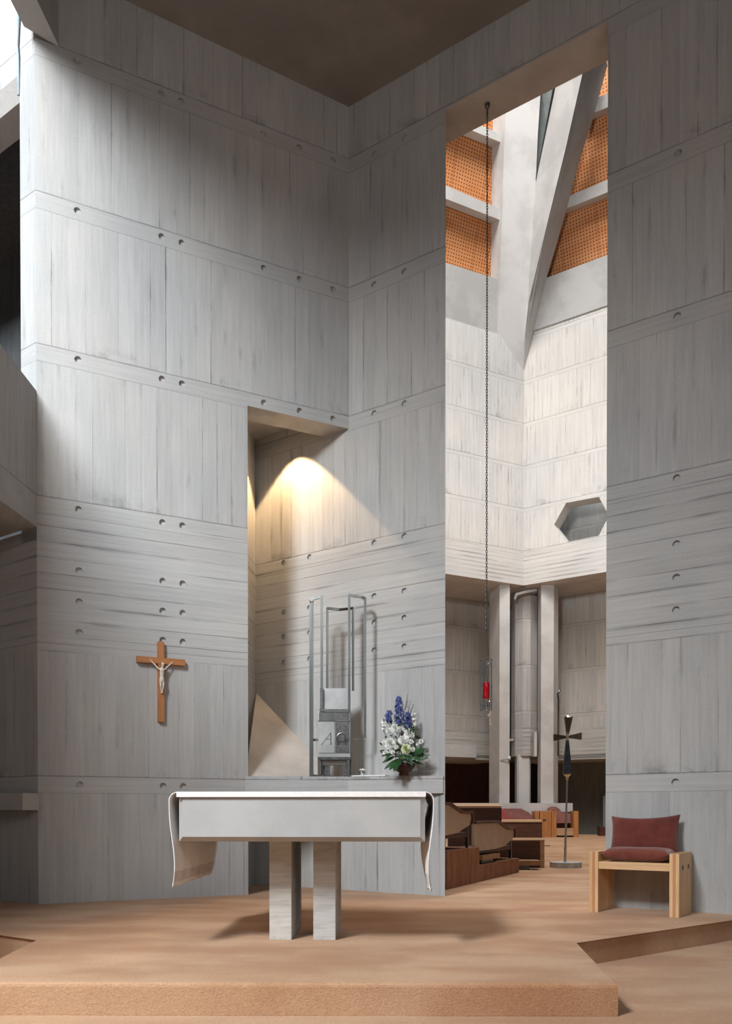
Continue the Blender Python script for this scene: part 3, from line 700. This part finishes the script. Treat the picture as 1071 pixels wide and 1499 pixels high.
arm(cp(826, 1078.5), cp(808.5, 1079), .018, .052, 'left_arm', M_bronze)
arm(cp(830, 1078), cp(847, 1077), .018, .052, 'right_arm', M_bronze)
bm = new(); bmesh.ops.create_icosphere(bm, subdivisions=2, radius=.028, matrix=Matrix.Translation(cp(828, 1078))); bar(bm, cp(828, 1072), cp(828, 1084), .022, .05); obj('boss', bm, M_gold, pc)
bm = new(); tube(bm, [cp(829.5, 1050), cp(829.7, 1047)], .05, 10, radii=[.062, .035]); obj('gilt_end', bm, M_gold, pc)
bm = new(); bar(bm, cp(847, 1077), cp(848.3, 1077), .115, .11, side=(0, 0, 1)); obj('gilt_end', bm, M_gold, pc)

# ------------------------------------------------------------------ armchair by the right wall, and its cushions
cang = math.atan2(-BD.y, -BD.x)
chp = PB(3.24, 0, -.255)
def make_armchair(label, loc, rz, w=.74, d=.46, h=.52, cat='armchair', mats=(M_oak, M_oakr, M_oakx)):
    t = thing('wooden_armchair', label, cat, loc, rz)
    for sx in (-1, 1):
        bm = new(); xo, xi = sx * w / 2, sx * (w / 2 - .075)
        box(bm, min(xo, xi), max(xo, xi), -d / 2 + .0, d / 2, 0, h); bevel(bm, .003, 1)
        p = obj('side_panel', bm, mats[0], t)
        bm = new(); xm = (xo + xi) / 2; box(bm, xm - .012, xm + .012, -d / 2 - .002, d / 2, .002, h + .001); obj('ply_band', bm, mats[1], p)
        for yy in (-.10, .10):
            bm = new(); xa, xb = (xo, xo - sx * .01); box(bm, min(xo + sx * .0015, xb), max(xo + sx * .0015, xb), yy - .022, yy + .022, h * .735, h * .735 + .038); obj('mortise', bm, M_darkwood, p)
    bm = new(); box(bm, -w / 2 + .075, w / 2 - .075, -d / 2 + .012, -d / 2 + .05, h * .72, h * .80); bevel(bm, .003, 1); obj('front_rail', bm, mats[2], t)
    bm = new(); box(bm, -w / 2 + .075, w / 2 - .075, -d / 2 + .012, d / 2 - .02, h * .802, h * .84); bevel(bm, .003, 1); obj('seat_board', bm, mats[2], t)
    return t
make_armchair('low ash armchair with thick side panels against the right wall', chp, cang)
def cushion(name, w, d, th, mat, pinch=.5, bow=.0, seed=1, corner=.10):
    bm = new(); N = 18; rnd = random.Random(seed); top = {}; bot = {}
    for i in range(N + 1):
        for j in range(N + 1):
            u_, v_ = -1 + 2 * i / N, -1 + 2 * j / N
            # edges pull in between the corners
            x = u_ * w / 2 * (1 - corner * .4 * (1 - v_ * v_) * abs(u_) ** 3); y = v_ * d / 2 * (1 - corner * 1.3 * (1 - u_ * u_) * abs(v_) ** 3)
            pf = max(0, (1 - u_ ** 4)) ** pinch * max(0, (1 - v_ ** 4)) ** pinch
            wr = 1 + .07 * math.sin(u_ * 5 + seed) * math.cos(v_ * 4 + 2 * seed)
            zt = th / 2 * pf * wr
            top[i, j] = bm.verts.new((x, y, zt + bow * (u_ * u_)))
            bot[i, j] = top[i, j] if (i in (0, N) or j in (0, N)) else bm.verts.new((x, y, -th / 2 * pf + bow * (u_ * u_)))
    for i in range(N):
        for j in range(N):
            bm.faces.new([top[i, j], top[i + 1, j], top[i + 1, j + 1], top[i, j + 1]])
            f = [bot[i, j], bot[i, j + 1], bot[i + 1, j + 1], bot[i + 1, j]]
            try: bm.faces.new(f)
            except ValueError: pass
    o = obj(name, bm, mat, smooth=True); md = o.modifiers.new('s', 'SUBSURF'); md.levels = 1; md.render_levels = 1
    return o
sc_ = cushion('seat_cushion', .578, .42, .125, M_rust2, .45, .006, 2, .03)
sc_.location = chp + V((0, 0, .497)); sc_.rotation_euler = (0, 0, cang)
tag(sc_, 'rust red seat cushion lying flat on the ash armchair', 'cushion')
bc = cushion('back_cushion', .62, .37, .14, M_rust, .55, .0, 5, .19)
Mx = Matrix.Translation(chp + V((0, 0, .665)) + NB * .115) @ Matrix.Rotation(cang, 4, 'Z') @ Matrix.Rotation(math.radians(76), 4, 'X') @ Matrix.Rotation(math.radians(1.5), 4, 'Z')
bc.matrix_world = Mx; tag(bc, 'dark rust red cushion standing upright against the concrete wall', 'cushion')

# ------------------------------------------------------------------ the tower beyond the opening
PB_ = [(0, 9.165), (4.6, 9.165), (4.6, 18.0), (0, 18.0)]
bm = new(); prism(bm, [TL(t, z) for t, z in PB_], NA * .5); struct('wall_tower_left', bm, M_tow)
# right wall with hexagonal opening, built as a frame of pieces around the hexagon in one mesh
hexo = [(1.16, 11.15), (1.60, 11.83), (2.77, 11.79), (3.12, 11.07), (2.77, 10.45), (1.65, 10.44)]
bm = new(); prism(bm, [TR(t, z) for t, z in [(0, 9.165), (4.6, 9.165), (4.6, 18.28), (0, 18.28)]], NB * .55)
o = obj('wall_tower_right', bm, M_tow); o['kind'] = 'structure'
cb = new(); prism(cb, [TR(t, z, -.1) for t, z in hexo], NB * .8); bmesh.ops.recalc_face_normals(cb, faces=cb.faces[:])
cm = bpy.data.meshes.new('cut'); cb.to_mesh(cm); cb.free(); cobj = bpy.data.objects.new('cut', cm); C.objects.link(cobj)
md = o.modifiers.new('b', 'BOOLEAN'); md.operation = 'DIFFERENCE'; md.solver = 'EXACT'; md.object = cobj; bpy.context.view_layer.update()
me = bpy.data.meshes.new_from_object(o.evaluated_get(bpy.context.evaluated_depsgraph_get())); o.modifiers.clear(); o.data = me
bpy.data.objects.remove(cobj); world_uv(o)
bm = new(); prism(bm, [TR(0.4, 9.3, 1.9), TR(6.0, 9.3, 1.9), TR(6.0, 13.5, 1.9), TR(0.4, 13.5, 1.9)], NB * .2); struct('wall_corridor', bm, M_low)

NL = V((.4188, -.8523, -.3134)); NR = V((-.5287, -.7888, -.3134))
SPL = [(2.460, 28.434, 17.966), (4.762, 29.558, 17.986), (4.735, 28.966, 19.560), (2.408, 27.844, 19.499)]
BML1 = [(2.338, 27.064, 21.530), (4.733, 28.265, 21.463), (4.753, 28.381, 21.175), (2.349, 27.196, 21.185)]
BML2 = [(2.273, 26.345, 23.397), (4.749, 27.570, 23.373), (4.763, 27.649, 23.178), (2.282, 26.446, 23.136)]
PNL0 = [(2.154, 27.574, 21.491), (4.888, 28.901, 21.536), (4.929, 29.553, 19.818), (2.209, 28.251, 19.725)]
PNL1 = [(2.088, 26.759, 23.619), (4.886, 28.096, 23.722), (4.922, 28.825, 21.788), (2.146, 27.474, 21.753)]
PNL2 = [(2.038, 26.142, 25.231), (4.854, 27.418, 25.525), (4.935, 28.115, 23.738), (2.086, 26.728, 23.702)]
SPR = [(6.003, 29.767, 18.254), (6.344, 28.982, 19.654), (8.433, 27.587, 19.644), (8.578, 28.043, 18.250)]
BMR1 = [(6.750, 27.915, 21.654), (8.224, 26.930, 21.648), (8.259, 27.040, 21.312), (6.656, 28.098, 21.353)]
BMR2 = [(7.169, 26.756, 23.868), (7.999, 26.223, 23.807), (8.036, 26.339, 23.455), (7.125, 26.918, 23.534)]
PNR0 = [(6.339, 29.516, 19.915), (6.873, 28.420, 21.774), (8.382, 27.444, 21.685), (8.576, 28.053, 19.823)]
PNR1 = [(6.857, 28.356, 21.960), (7.259, 27.259, 24.045), (8.141, 26.687, 23.995), (8.363, 27.385, 21.865)]
PNR2 = [(7.322, 27.161, 24.184), (7.421, 26.724, 25.119), (8.028, 26.331, 25.084), (8.132, 26.660, 24.080)]
PFL = [(4.711, 29.548, 17.944), (4.669, 28.854, 19.536), (4.635, 28.163, 21.122), (4.562, 27.273, 23.164), (4.573, 26.574, 24.766), (4.544, 26.173, 25.687)]
PFR = [(5.732, 30.010, 16.902), (5.744, 29.571, 17.909), (5.693, 28.844, 19.576), (5.701, 27.776, 22.028), (5.660, 27.243, 23.251), (5.657, 26.717, 24.457), (5.625, 26.178, 25.692)]
PRG = [(5.732, 30.010, 16.902), (5.675, 29.521, 17.880), (5.690, 28.879, 18.768), (5.981, 27.494, 20.280), (6.149, 26.709, 21.128), (6.294, 26.045, 21.829), (6.478, 24.875, 22.973), (6.566, 24.086, 23.707)]
PWL = [(5.744, 29.571, 17.909), (5.693, 28.844, 19.576), (5.701, 27.776, 22.028), (5.824, 26.958, 22.818), (5.953, 26.109, 23.643), (6.076, 25.182, 24.746)]
PG = [(5.732, 30.010, 16.902), (6.044, 29.729, 18.281), (6.344, 28.979, 19.664), (6.600, 28.444, 20.578), (6.842, 27.910, 21.513), (7.070, 27.379, 22.466), (7.349, 26.844, 23.340), (7.638, 26.182, 24.520), (7.790, 25.769, 25.304)]
def sl_(name, pts, vec, mat): bm = new(); prism(bm, pts, vec); return struct(name, bm, mat)
sl_('wall_spandrel_left', SPL, -NL * .7, M_span); sl_('wall_spandrel_right', SPR, -NR * .7, M_span)
for nm, pts, nn, side, where in (('a', PNL0, NL, 'left', 'just above the left tower ledge'), ('b', PNL1, NL, 'left', 'between the two left tower beams'), ('c', PNL2, NL, 'left', 'above the upper left tower beam'),
                          ('d', PNR0, NR, 'right', 'just above the right tower ledge'), ('e', PNR1, NR, 'right', 'between the two right tower beams'), ('f', PNR2, NR, 'right', 'above the upper right tower beam')):
    bm = new(); prism(bm, pts, -nn * .08); o = obj('acoustic_panel', bm, M_orange, uv=True)
    tag(o, 'orange perforated board ' + where, 'panel', 'perforated boards in the tower')
for nm, pts, nn, lab in (('b1', BML1, NL, 'lower pale concrete beam left of the leaning tower pier'), ('b2', BML2, NL, 'upper pale concrete beam left of the leaning tower pier'),
                         ('b3', BMR1, NR, 'lower pale concrete beam right of the leaning tower pier'), ('b4', BMR2, NR, 'upper pale concrete beam right of the leaning tower pier')):
    bm = new(); prism(bm, pts, -nn * .47); bevel(bm, .01, 1)
    o = obj('concrete_beam', bm, M_ptow, uv=True); tag(o, lab, 'beam', 'beams across the tower panels')
# leaning pier: broad front, white fin and its shaded side, closed behind
bm = new()
back = V((0, 1.3, .5))
def strip(a_, b_):
    a_ = [bm.verts.new(V(p)) for p in a_]; b_ = [bm.verts.new(V(p)) for p in b_]
    for i in range(max(len(a_), len(b_)) - 1):
        i0, i1 = min(i, len(a_) - 1), min(i + 1, len(a_) - 1); j0, j1 = min(i, len(b_) - 1), min(i + 1, len(b_) - 1)
        vs = []
        for v in (a_[i0], a_[i1], b_[j1], b_[j0]):
            if v not in vs: vs.append(v)
        if len(vs) > 2: bm.faces.new(vs)
strip([PFL[0]] + PFL, PFR)
strip(PFL, [V(p) + NL * -1.0 for p in PFL])
strip([PFR[0], PFR[1], PFR[2], PFR[3]], [PRG[0], PRG[1], PRG[3], PRG[4]])
strip(PWL[2:], PRG[4:])
strip([PWL[-1]], PRG[7:])
strip(PRG, PG[:8])
strip(PFR[3:], [V(p) + V((.02, 1.2, .3)) for p in PFR[3:]])
strip(PWL[2:], [V(p) + V((.3, .9, .3)) for p in PWL[2:]])
bmesh.ops.remove_doubles(bm, verts=bm.verts[:], dist=.002)
o = obj('leaning_pier', bm, M_ptow, uv=True); tag(o, 'pale leaning concrete pier rising from the far tower corner', 'pier')
bm = new(); prism(bm, [(5.67, 28.05, 21.9), (5.40, 26.70, 26.0), (6.9, 26.5, 26.0), (6.05, 27.4, 23.2)], (0, .6, .2)); struct('window_1', bm, M_slit, uv=False)
bm = new(); prism(bm, [V(PWL[2]) + V((-.03, .06, 0)), V(PWL[3]) + V((-.05, .03, 0)), V(PWL[4]) + V((-.06, .03, 0)), V(PWL[5]) + V((-.07, .03, 0)), V(PWL[5]) + V((.02, .05, 0)), V(PWL[4]) + V((.0, .05, 0)), V(PWL[3]) + V((.0, .05, 0))], (0, .1, 0))
struct('trim_9', bm, M_sdark, uv=False)
# tower roof of the ambulatory, just behind the walls, and lower walls
sl_('trim_10', [TL(0, 9.17, .5), TL(5, 9.17, .5), TL(5, 9.17, 3.2), TL(-1.7, 9.17, 3.2), TR(5, 9.17, 3.2), TR(5, 9.17, .5)], V((0, 0, .3)), M_ptow)
sl_('wall_nave_left', [TL(-1.2, 3.02, 2.6), TL(6.5, 3.02, 2.6), TL(6.5, 9.3, 2.6), TL(-1.2, 9.3, 2.6)], NA * .3, M_low)
sl_('wall_nave_right', [TR(-1.2, 2.95, 2.4), TR(6.5, 2.95, 2.4), TR(6.5, 9.3, 2.4), TR(-1.2, 9.3, 2.4)], NB * .3, M_low)
sl_('trim_11', [TL(.4, 3.02, 2.45), TL(6.5, 3.02, 2.45), TL(6.5, 3.50, 2.45), TL(.4, 3.50, 2.45)], NA * .16, M_ptow)
sl_('trim_12', [TL(-1.2, 2.95, 2.6), TL(6.5, 2.95, 2.6), TL(6.5, 2.95, 6), TL(-1.2, 2.95, 6)], V((0, 0, .2)), M_low)
sl_('trim_13', [TR(-1.2, 2.9, 2.4), TR(6.5, 2.9, 2.4), TR(6.5, 2.9, 6), TR(-1.2, 2.9, 6)], V((0, 0, .2)), M_low)
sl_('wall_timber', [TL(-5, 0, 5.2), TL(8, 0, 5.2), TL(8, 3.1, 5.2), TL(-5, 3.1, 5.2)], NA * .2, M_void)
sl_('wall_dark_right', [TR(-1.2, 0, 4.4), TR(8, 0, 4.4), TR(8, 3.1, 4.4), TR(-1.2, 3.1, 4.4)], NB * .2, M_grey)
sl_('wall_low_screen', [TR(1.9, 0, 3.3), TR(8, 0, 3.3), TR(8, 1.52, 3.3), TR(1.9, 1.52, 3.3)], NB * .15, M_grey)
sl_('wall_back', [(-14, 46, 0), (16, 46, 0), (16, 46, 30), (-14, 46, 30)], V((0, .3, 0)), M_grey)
# columns
def column(label, plan, z1, mat=M_ptow, z0=0, nm='concrete_column', split=None):
    bm = new(); prism(bm, [(x, y, z0) for x, y in plan], (0, 0, z1 - z0)); bevel(bm, .012, 1)
    o = obj(nm, bm, mat, uv=True); tag(o, label, 'column', 'columns under the tower'); return o
column('broad pale column left of the far tower corner', [(4.86, 29.9), (5.23, 29.9), (5.34, 30.6), (4.64, 30.9)], 9.2)
column('broad pale column right of the far tower corner', [(6.37, 29.9), (6.83, 29.9), (7.10, 30.35), (6.75, 30.9), (6.40, 30.6)], 9.2)
bm = new(); cc = V((5.98, 31.1)); plan = [(5.52, 31.2), (5.60, 30.85), (5.86, 30.65), (6.14, 30.65), (6.42, 30.85), (6.52, 31.2), (6.3, 31.7), (5.7, 31.7)]
o = column('fluted pale half column under the far tower corner', plan, 9.2, M_low, 3.0)
column('slim pale column below the fluted one', [(5.66, 30.8), (5.72, 30.72), (6.12, 30.72), (6.18, 30.8), (6.18, 31.2), (5.66, 31.2)], 3.05)
bm = new(); tube(bm, [(5.49, 30.35, 8.75), (5.55, 30.33, 8.93), (5.9, 30.3, 9.02), (6.28, 30.28, 9.07)], .05, 10)
tag(obj('white_pipe', bm, M_white, smooth=True), 'white slanting pipe at the head of the fluted column', 'pipe')
bm = new(); box(bm, 6.20, 6.30, 30.25, 30.6, 2.95, 3.85); bevel(bm, .01, 1); tag(obj('wall_box', bm, M_ptow), 'pale upright box between slim column and right column', 'box')
bm = new(); box(bm, 5.27, 5.55, 30.9, 31.4, 3.58, 3.66); struct('trim_14', bm, M_ptow)
def bracket(x, z, label):
    t = thing('wall_light', label, 'light', (x, 29.88, z)); bm = new(); tube(bm, [(-.12, 0, 0), (.16, -.05, .03)], .012, 6); obj('arm', bm, M_sdark, t)
    bm = new(); lathe(bm, [(.03, 0), (.045, .01), (.045, .11), (.03, .12)], 12, (.19, -.06, .02)); obj('lamp_head', bm, M_white, t, smooth=True)
bracket(5.02, 2.78, 'small white lamp on a bracket, left tower column')
bm = new(); tube(bm, [(7.03, 30.0, 2.95), (7.03, 30.0, 5.0), (7.0, 29.98, 5.2), (7.08, 29.95, 5.38)], .035, 8)
tag(obj('conduit_pipe', bm, M_steel, smooth=True), 'thin grey conduit on the right tower column', 'pipe')

# choir wall and seats in front of it
bm = new(); box(bm, 2.6, 7.50, 29.75, 29.95, 0, 1.22); bevel(bm, .01, 1); struct('wall_choir', bm, M_ptow)
def far_chair(x, label, w=1.0, slot=True, cush=None):
    t = thing('sanctuary_chair', label, 'chair', (x, 29.35, 0), 0)
    for sx in (-1, 1):
        bm = new(); box(bm, sx * w / 2 - .085, sx * w / 2 + .085, -.32, .30, 0, .93); bevel(bm, .008, 1); p = obj('side_panel', bm, M_benchwood, t)
    bm = new(); box(bm, -w / 2 + .085, w / 2 - .085, -.28, .26, .06, .32); bevel(bm, .008, 1); obj('seat', bm, M_lightwood, t)
    bm = new(); box(bm, -w / 2 + .085, w / 2 - .085, .20, .28, .32, .9); obj('back', bm, M_darkwood, t)
    return t
far_chair(7.05, 'honey wood sanctuary chair nearest the end of the choir wall', .78)
bm = new(); box(bm, 6.17, 6.56, 29.05, 29.68, 0, .93); bevel(bm, .008, 1); box(bm, 6.00, 6.15, 29.1, 29.68, 0, .93)
o = obj('sanctuary_bench', bm, M_benchwood); tag(o, 'honey wood bench end with a slot, left of the far sanctuary chair', 'bench')
bm = new(); box(bm, 6.27, 6.37, 29.04, 29.06, .58, .64); obj('slot', bm, M_sdark, o)
def blob(name, outline, y, d, mat, label, cat, bev=.04):
    bm = new(); prism(bm, [(x, y, z) for x, z in outline], (0, d, 0)); bevel(bm, bev, 3, 20); o = obj(name, bm, mat, smooth=False); tag(o, label, cat); return o
blob('back_cushion', [(6.50, .945), (6.52, 1.02), (6.62, 1.09), (6.78, 1.09), (6.92, 1.0), (7.0, .88), (7.30, .84), (7.34, .50), (6.70, .50), (6.70, .94)], 29.30, .2, M_mauve, 'faded maroon cushion on the far sanctuary chair', 'cushion')
t = thing('upholstered_bench', 'faded brown upholstered bench behind the far prayer desk', 'bench', (5.3, 29.2, 0))
bm = new(); box(bm, -.6, .65, 0, .3, 0, .58); bevel(bm, .01, 1); obj('seat', bm, M_benchwood, t)
bm = new(); prism(bm, [(x, .31, z) for x, z in [(-.6, .0), (-.6, 1.02), (.28, 1.02), (.56, .88), (.65, .80), (.65, .0)]], (0, .14, 0)); bevel(bm, .02, 3, 20); obj('backrest', bm, M_mauve, t)
blob('cushion', [(4.8, .585), (4.8, .95), (4.92, 1.0), (5.02, .85), (5.12, .70), (5.35, .68), (5.40, .585)], 29.22, .22, M_redc, 'red cushion behind the far desk', 'cushion')
def desk(name, label, x0, x1, y, z, top=.05, d=.45, zb=0, mats=(M_darkwood, M_lightwood), lip=.05, rz=0):
    t = thing(name, label, 'desk', ((x0 + x1) / 2, y, 0), rz); h = (x1 - x0) / 2
    bm = new(); box(bm, -h, h - lip, 0, .05, zb, z - top); obj('front', bm, mats[0], t)
    bm = new(); box(bm, h - lip - .05, h - lip, .05, d, zb, z - top); obj('side', bm, mats[0], t)
    bm = new(); prism(bm, [(-h, -.03, z - top), (h - lip * 1.2, -.03, z - top), (h, d, z), (-h, d, z)], (0, 0, top * .6)); obj('desk_top', bm, mats[1], t)
    return t
desk('prayer_desk', 'far prayer desk with pale sloping top before the red cushion', 4.7, 6.18, 28.55, .60, .06, .42)
desk('prayer_desk', 'dark prayer desk with pale top, behind the nearer pews', 1.36, 2.30, 13.6, .99, .05, .5)

# tiered carpeted platform and pews
EDIR = (V((2.20, 11.78, 0)) - V((.90, 9.10, 0))).normalized(); NDIR = V((-EDIR.y, EDIR.x, 0))
P1, P2 = V((.90, 9.10, 0)), V((2.20, 11.78, 0)); PM = P1.lerp(P2, .39)
bm = new()
Q1, Q2 = P1 + EDIR * 1.15, P2
def tier(pts, z0, z1):
    prism(bm, [V((p.x, p.y, z0)) for p in pts], (0, 0, z1 - z0))
tier([P1, Q1, Q1 + NDIR * 3, P1 + BD * 3.4], 0, .43); tier([Q1 + EDIR * .002, Q2, Q2 + NDIR * 3, Q1 + NDIR * 3 + EDIR * .002], 0, .205); bevel(bm, .018, 2)
struct('floor_tier', bm, M_brcarpet, uv=False)
def pew(label, base, L=1.8):
    ang = math.atan2(EDIR.y, EDIR.x); t = thing('pew', label, 'pew', base, ang, 'pews on the carpeted tier')
    # local x = facing direction, local y = away from the aisle
    prof_ = [(-L, .52), (-.80, .52), (-.38, .42), (-.04, .42), (0, .37), (-.06, .28), (-.5, .19), (-.9, .17), (-L, .17)]
    bm = new(); prism(bm, [(x, 0, z_) for x, z_ in prof_], (0, .035, 0)); bevel(bm, .006, 2); obj('shell', bm, M_cream, t)
    bm = new(); top = [(-L, .53), (-.80, .53), (-.38, .43), (.005, .43), (.01, .30)]
    for p, q_ in zip(top[:-1], top[1:]): bar(bm, (p[0], .01, p[1]), (q_[0], .01, q_[1]), .035, .075, side=(0, 0, 1) if abs(p[0] - q_[0]) > .02 else (1, 0, 0))
    obj('top_rail', bm, M_edgewood, t)
    bm = new(); box(bm, .02 - L, -.03, .04, .50, .13, .19); obj('seat', bm, M_darkwood, t)
    for xx in (.1 - L, -.02):
        bm = new(); bar(bm, (xx, .05, 0), (xx, .05, .42), .035, .035); obj('leg', bm, M_steel, t)
    bm = new(); box(bm, .1 - L, -.1, .30, .40, .0, .14); obj('plinth', bm, M_darkwood, t)
    return t
pew('cream backed pew on the higher carpeted tier, cut off by the wall', P1 + EDIR * 1.02 + NDIR * .06 + V((0, 0, .43)), 1.06)
pew('cream backed pew on the lower carpeted tier, beside the aisle', P1 + EDIR * 2.93 + NDIR * .06 + V((0, 0, .205)))
def kneeler(label, loc, w, d):
    t = thing('kneeler', label, 'kneeler', loc, math.atan2(EDIR.y, EDIR.x) if d < .3 else 0)
    bm = new(); box(bm, 0, .75, 0, .25, .05, .11); bevel(bm, .02, 3); obj('pad', bm, M_leather, t, smooth=False)
    bm = new(); box(bm, .1, .6, .05, .2, 0, .05); obj('foot', bm, M_sdark, t)
kneeler('tan padded kneeler under the cream pew on the lower tier', P1 + EDIR * 1.35 + NDIR * .02 + V((0, 0, .205)), .3, .2)
# box desk with kneeler beside the cross
t = thing('box_desk', 'low brown box desk beside the processional cross', 'desk', (2.66, 12.7, 0), math.radians(0))
bm = new(); box(bm, -.60, .04, 0, .06, 0, .42); obj('front', bm, M_darkwood, t)
bm = new(); prism(bm, [(.10, 0, 0), (.19, .38, 0), (.13, .38, 0), (.04, 0, 0)], (0, 0, .42)); obj('side', bm, M_lightwood, t)  # lit side of the desk: its light is put in as paler wood
bm = new(); prism(bm, [(-.60, 0, .42), (.10, 0, .42), (.19, .38, .42), (-.6, .38, .42)], (0, 0, .015)); obj('top', bm, M_leather, t)
bm = new(); tube(bm, [(.12, .1, .345), (.22, .12, .345)], .009, 6); obj('hook', bm, M_sdark, t)
t = thing('kneeler', 'tan kneeler pad in front of the low box desk', 'kneeler', (2.20, 12.25, 0), 0)
bm = new(); box(bm, -.2, .42, 0, .32, .07, .14); bevel(bm, .03, 3); obj('pad', bm, M_leather, t)
bm = new(); box(bm, -.1, .25, .05, .28, 0, .07); obj('foot', bm, M_sdark, t)
bm = new(); box(bm, 8.75, 9.3, 30.6, 31.0, 0, .34); tag(obj('low_bench', bm, M_darkwood), 'small dark bench end beside the right chapel wall, far off', 'bench')
# cable at the upper left
bm = new(); tube(bm, [PE(.20, 8.52, -.02), PE(.21, 8.3, -.03), PE(.235, 8.05, -.03), PE(.225, 7.95, -.025), PE(.24, 7.6, -.01)], .013, 8)
tag(obj('cable', bm, M_bluec, smooth=True), 'pale blue cable hanging beside the top of the left pier', 'cable')

# ------------------------------------------------------------------ niche downlight
l = bpy.data.lights.new('niche_downlight', 'SPOT'); l.energy = 170; l.color = (1, .64, .32); l.spot_size = math.radians(86); l.spot_blend = .06; l.shadow_soft_size = .03
o = bpy.data.objects.new('niche_downlight', l); C.objects.link(o); o.location = PB(-.72, 5.22, -.30); o.rotation_euler = (V(PB(-.68, 0, -.22)) - o.location).to_track_quat('-Z', 'Y').to_euler()
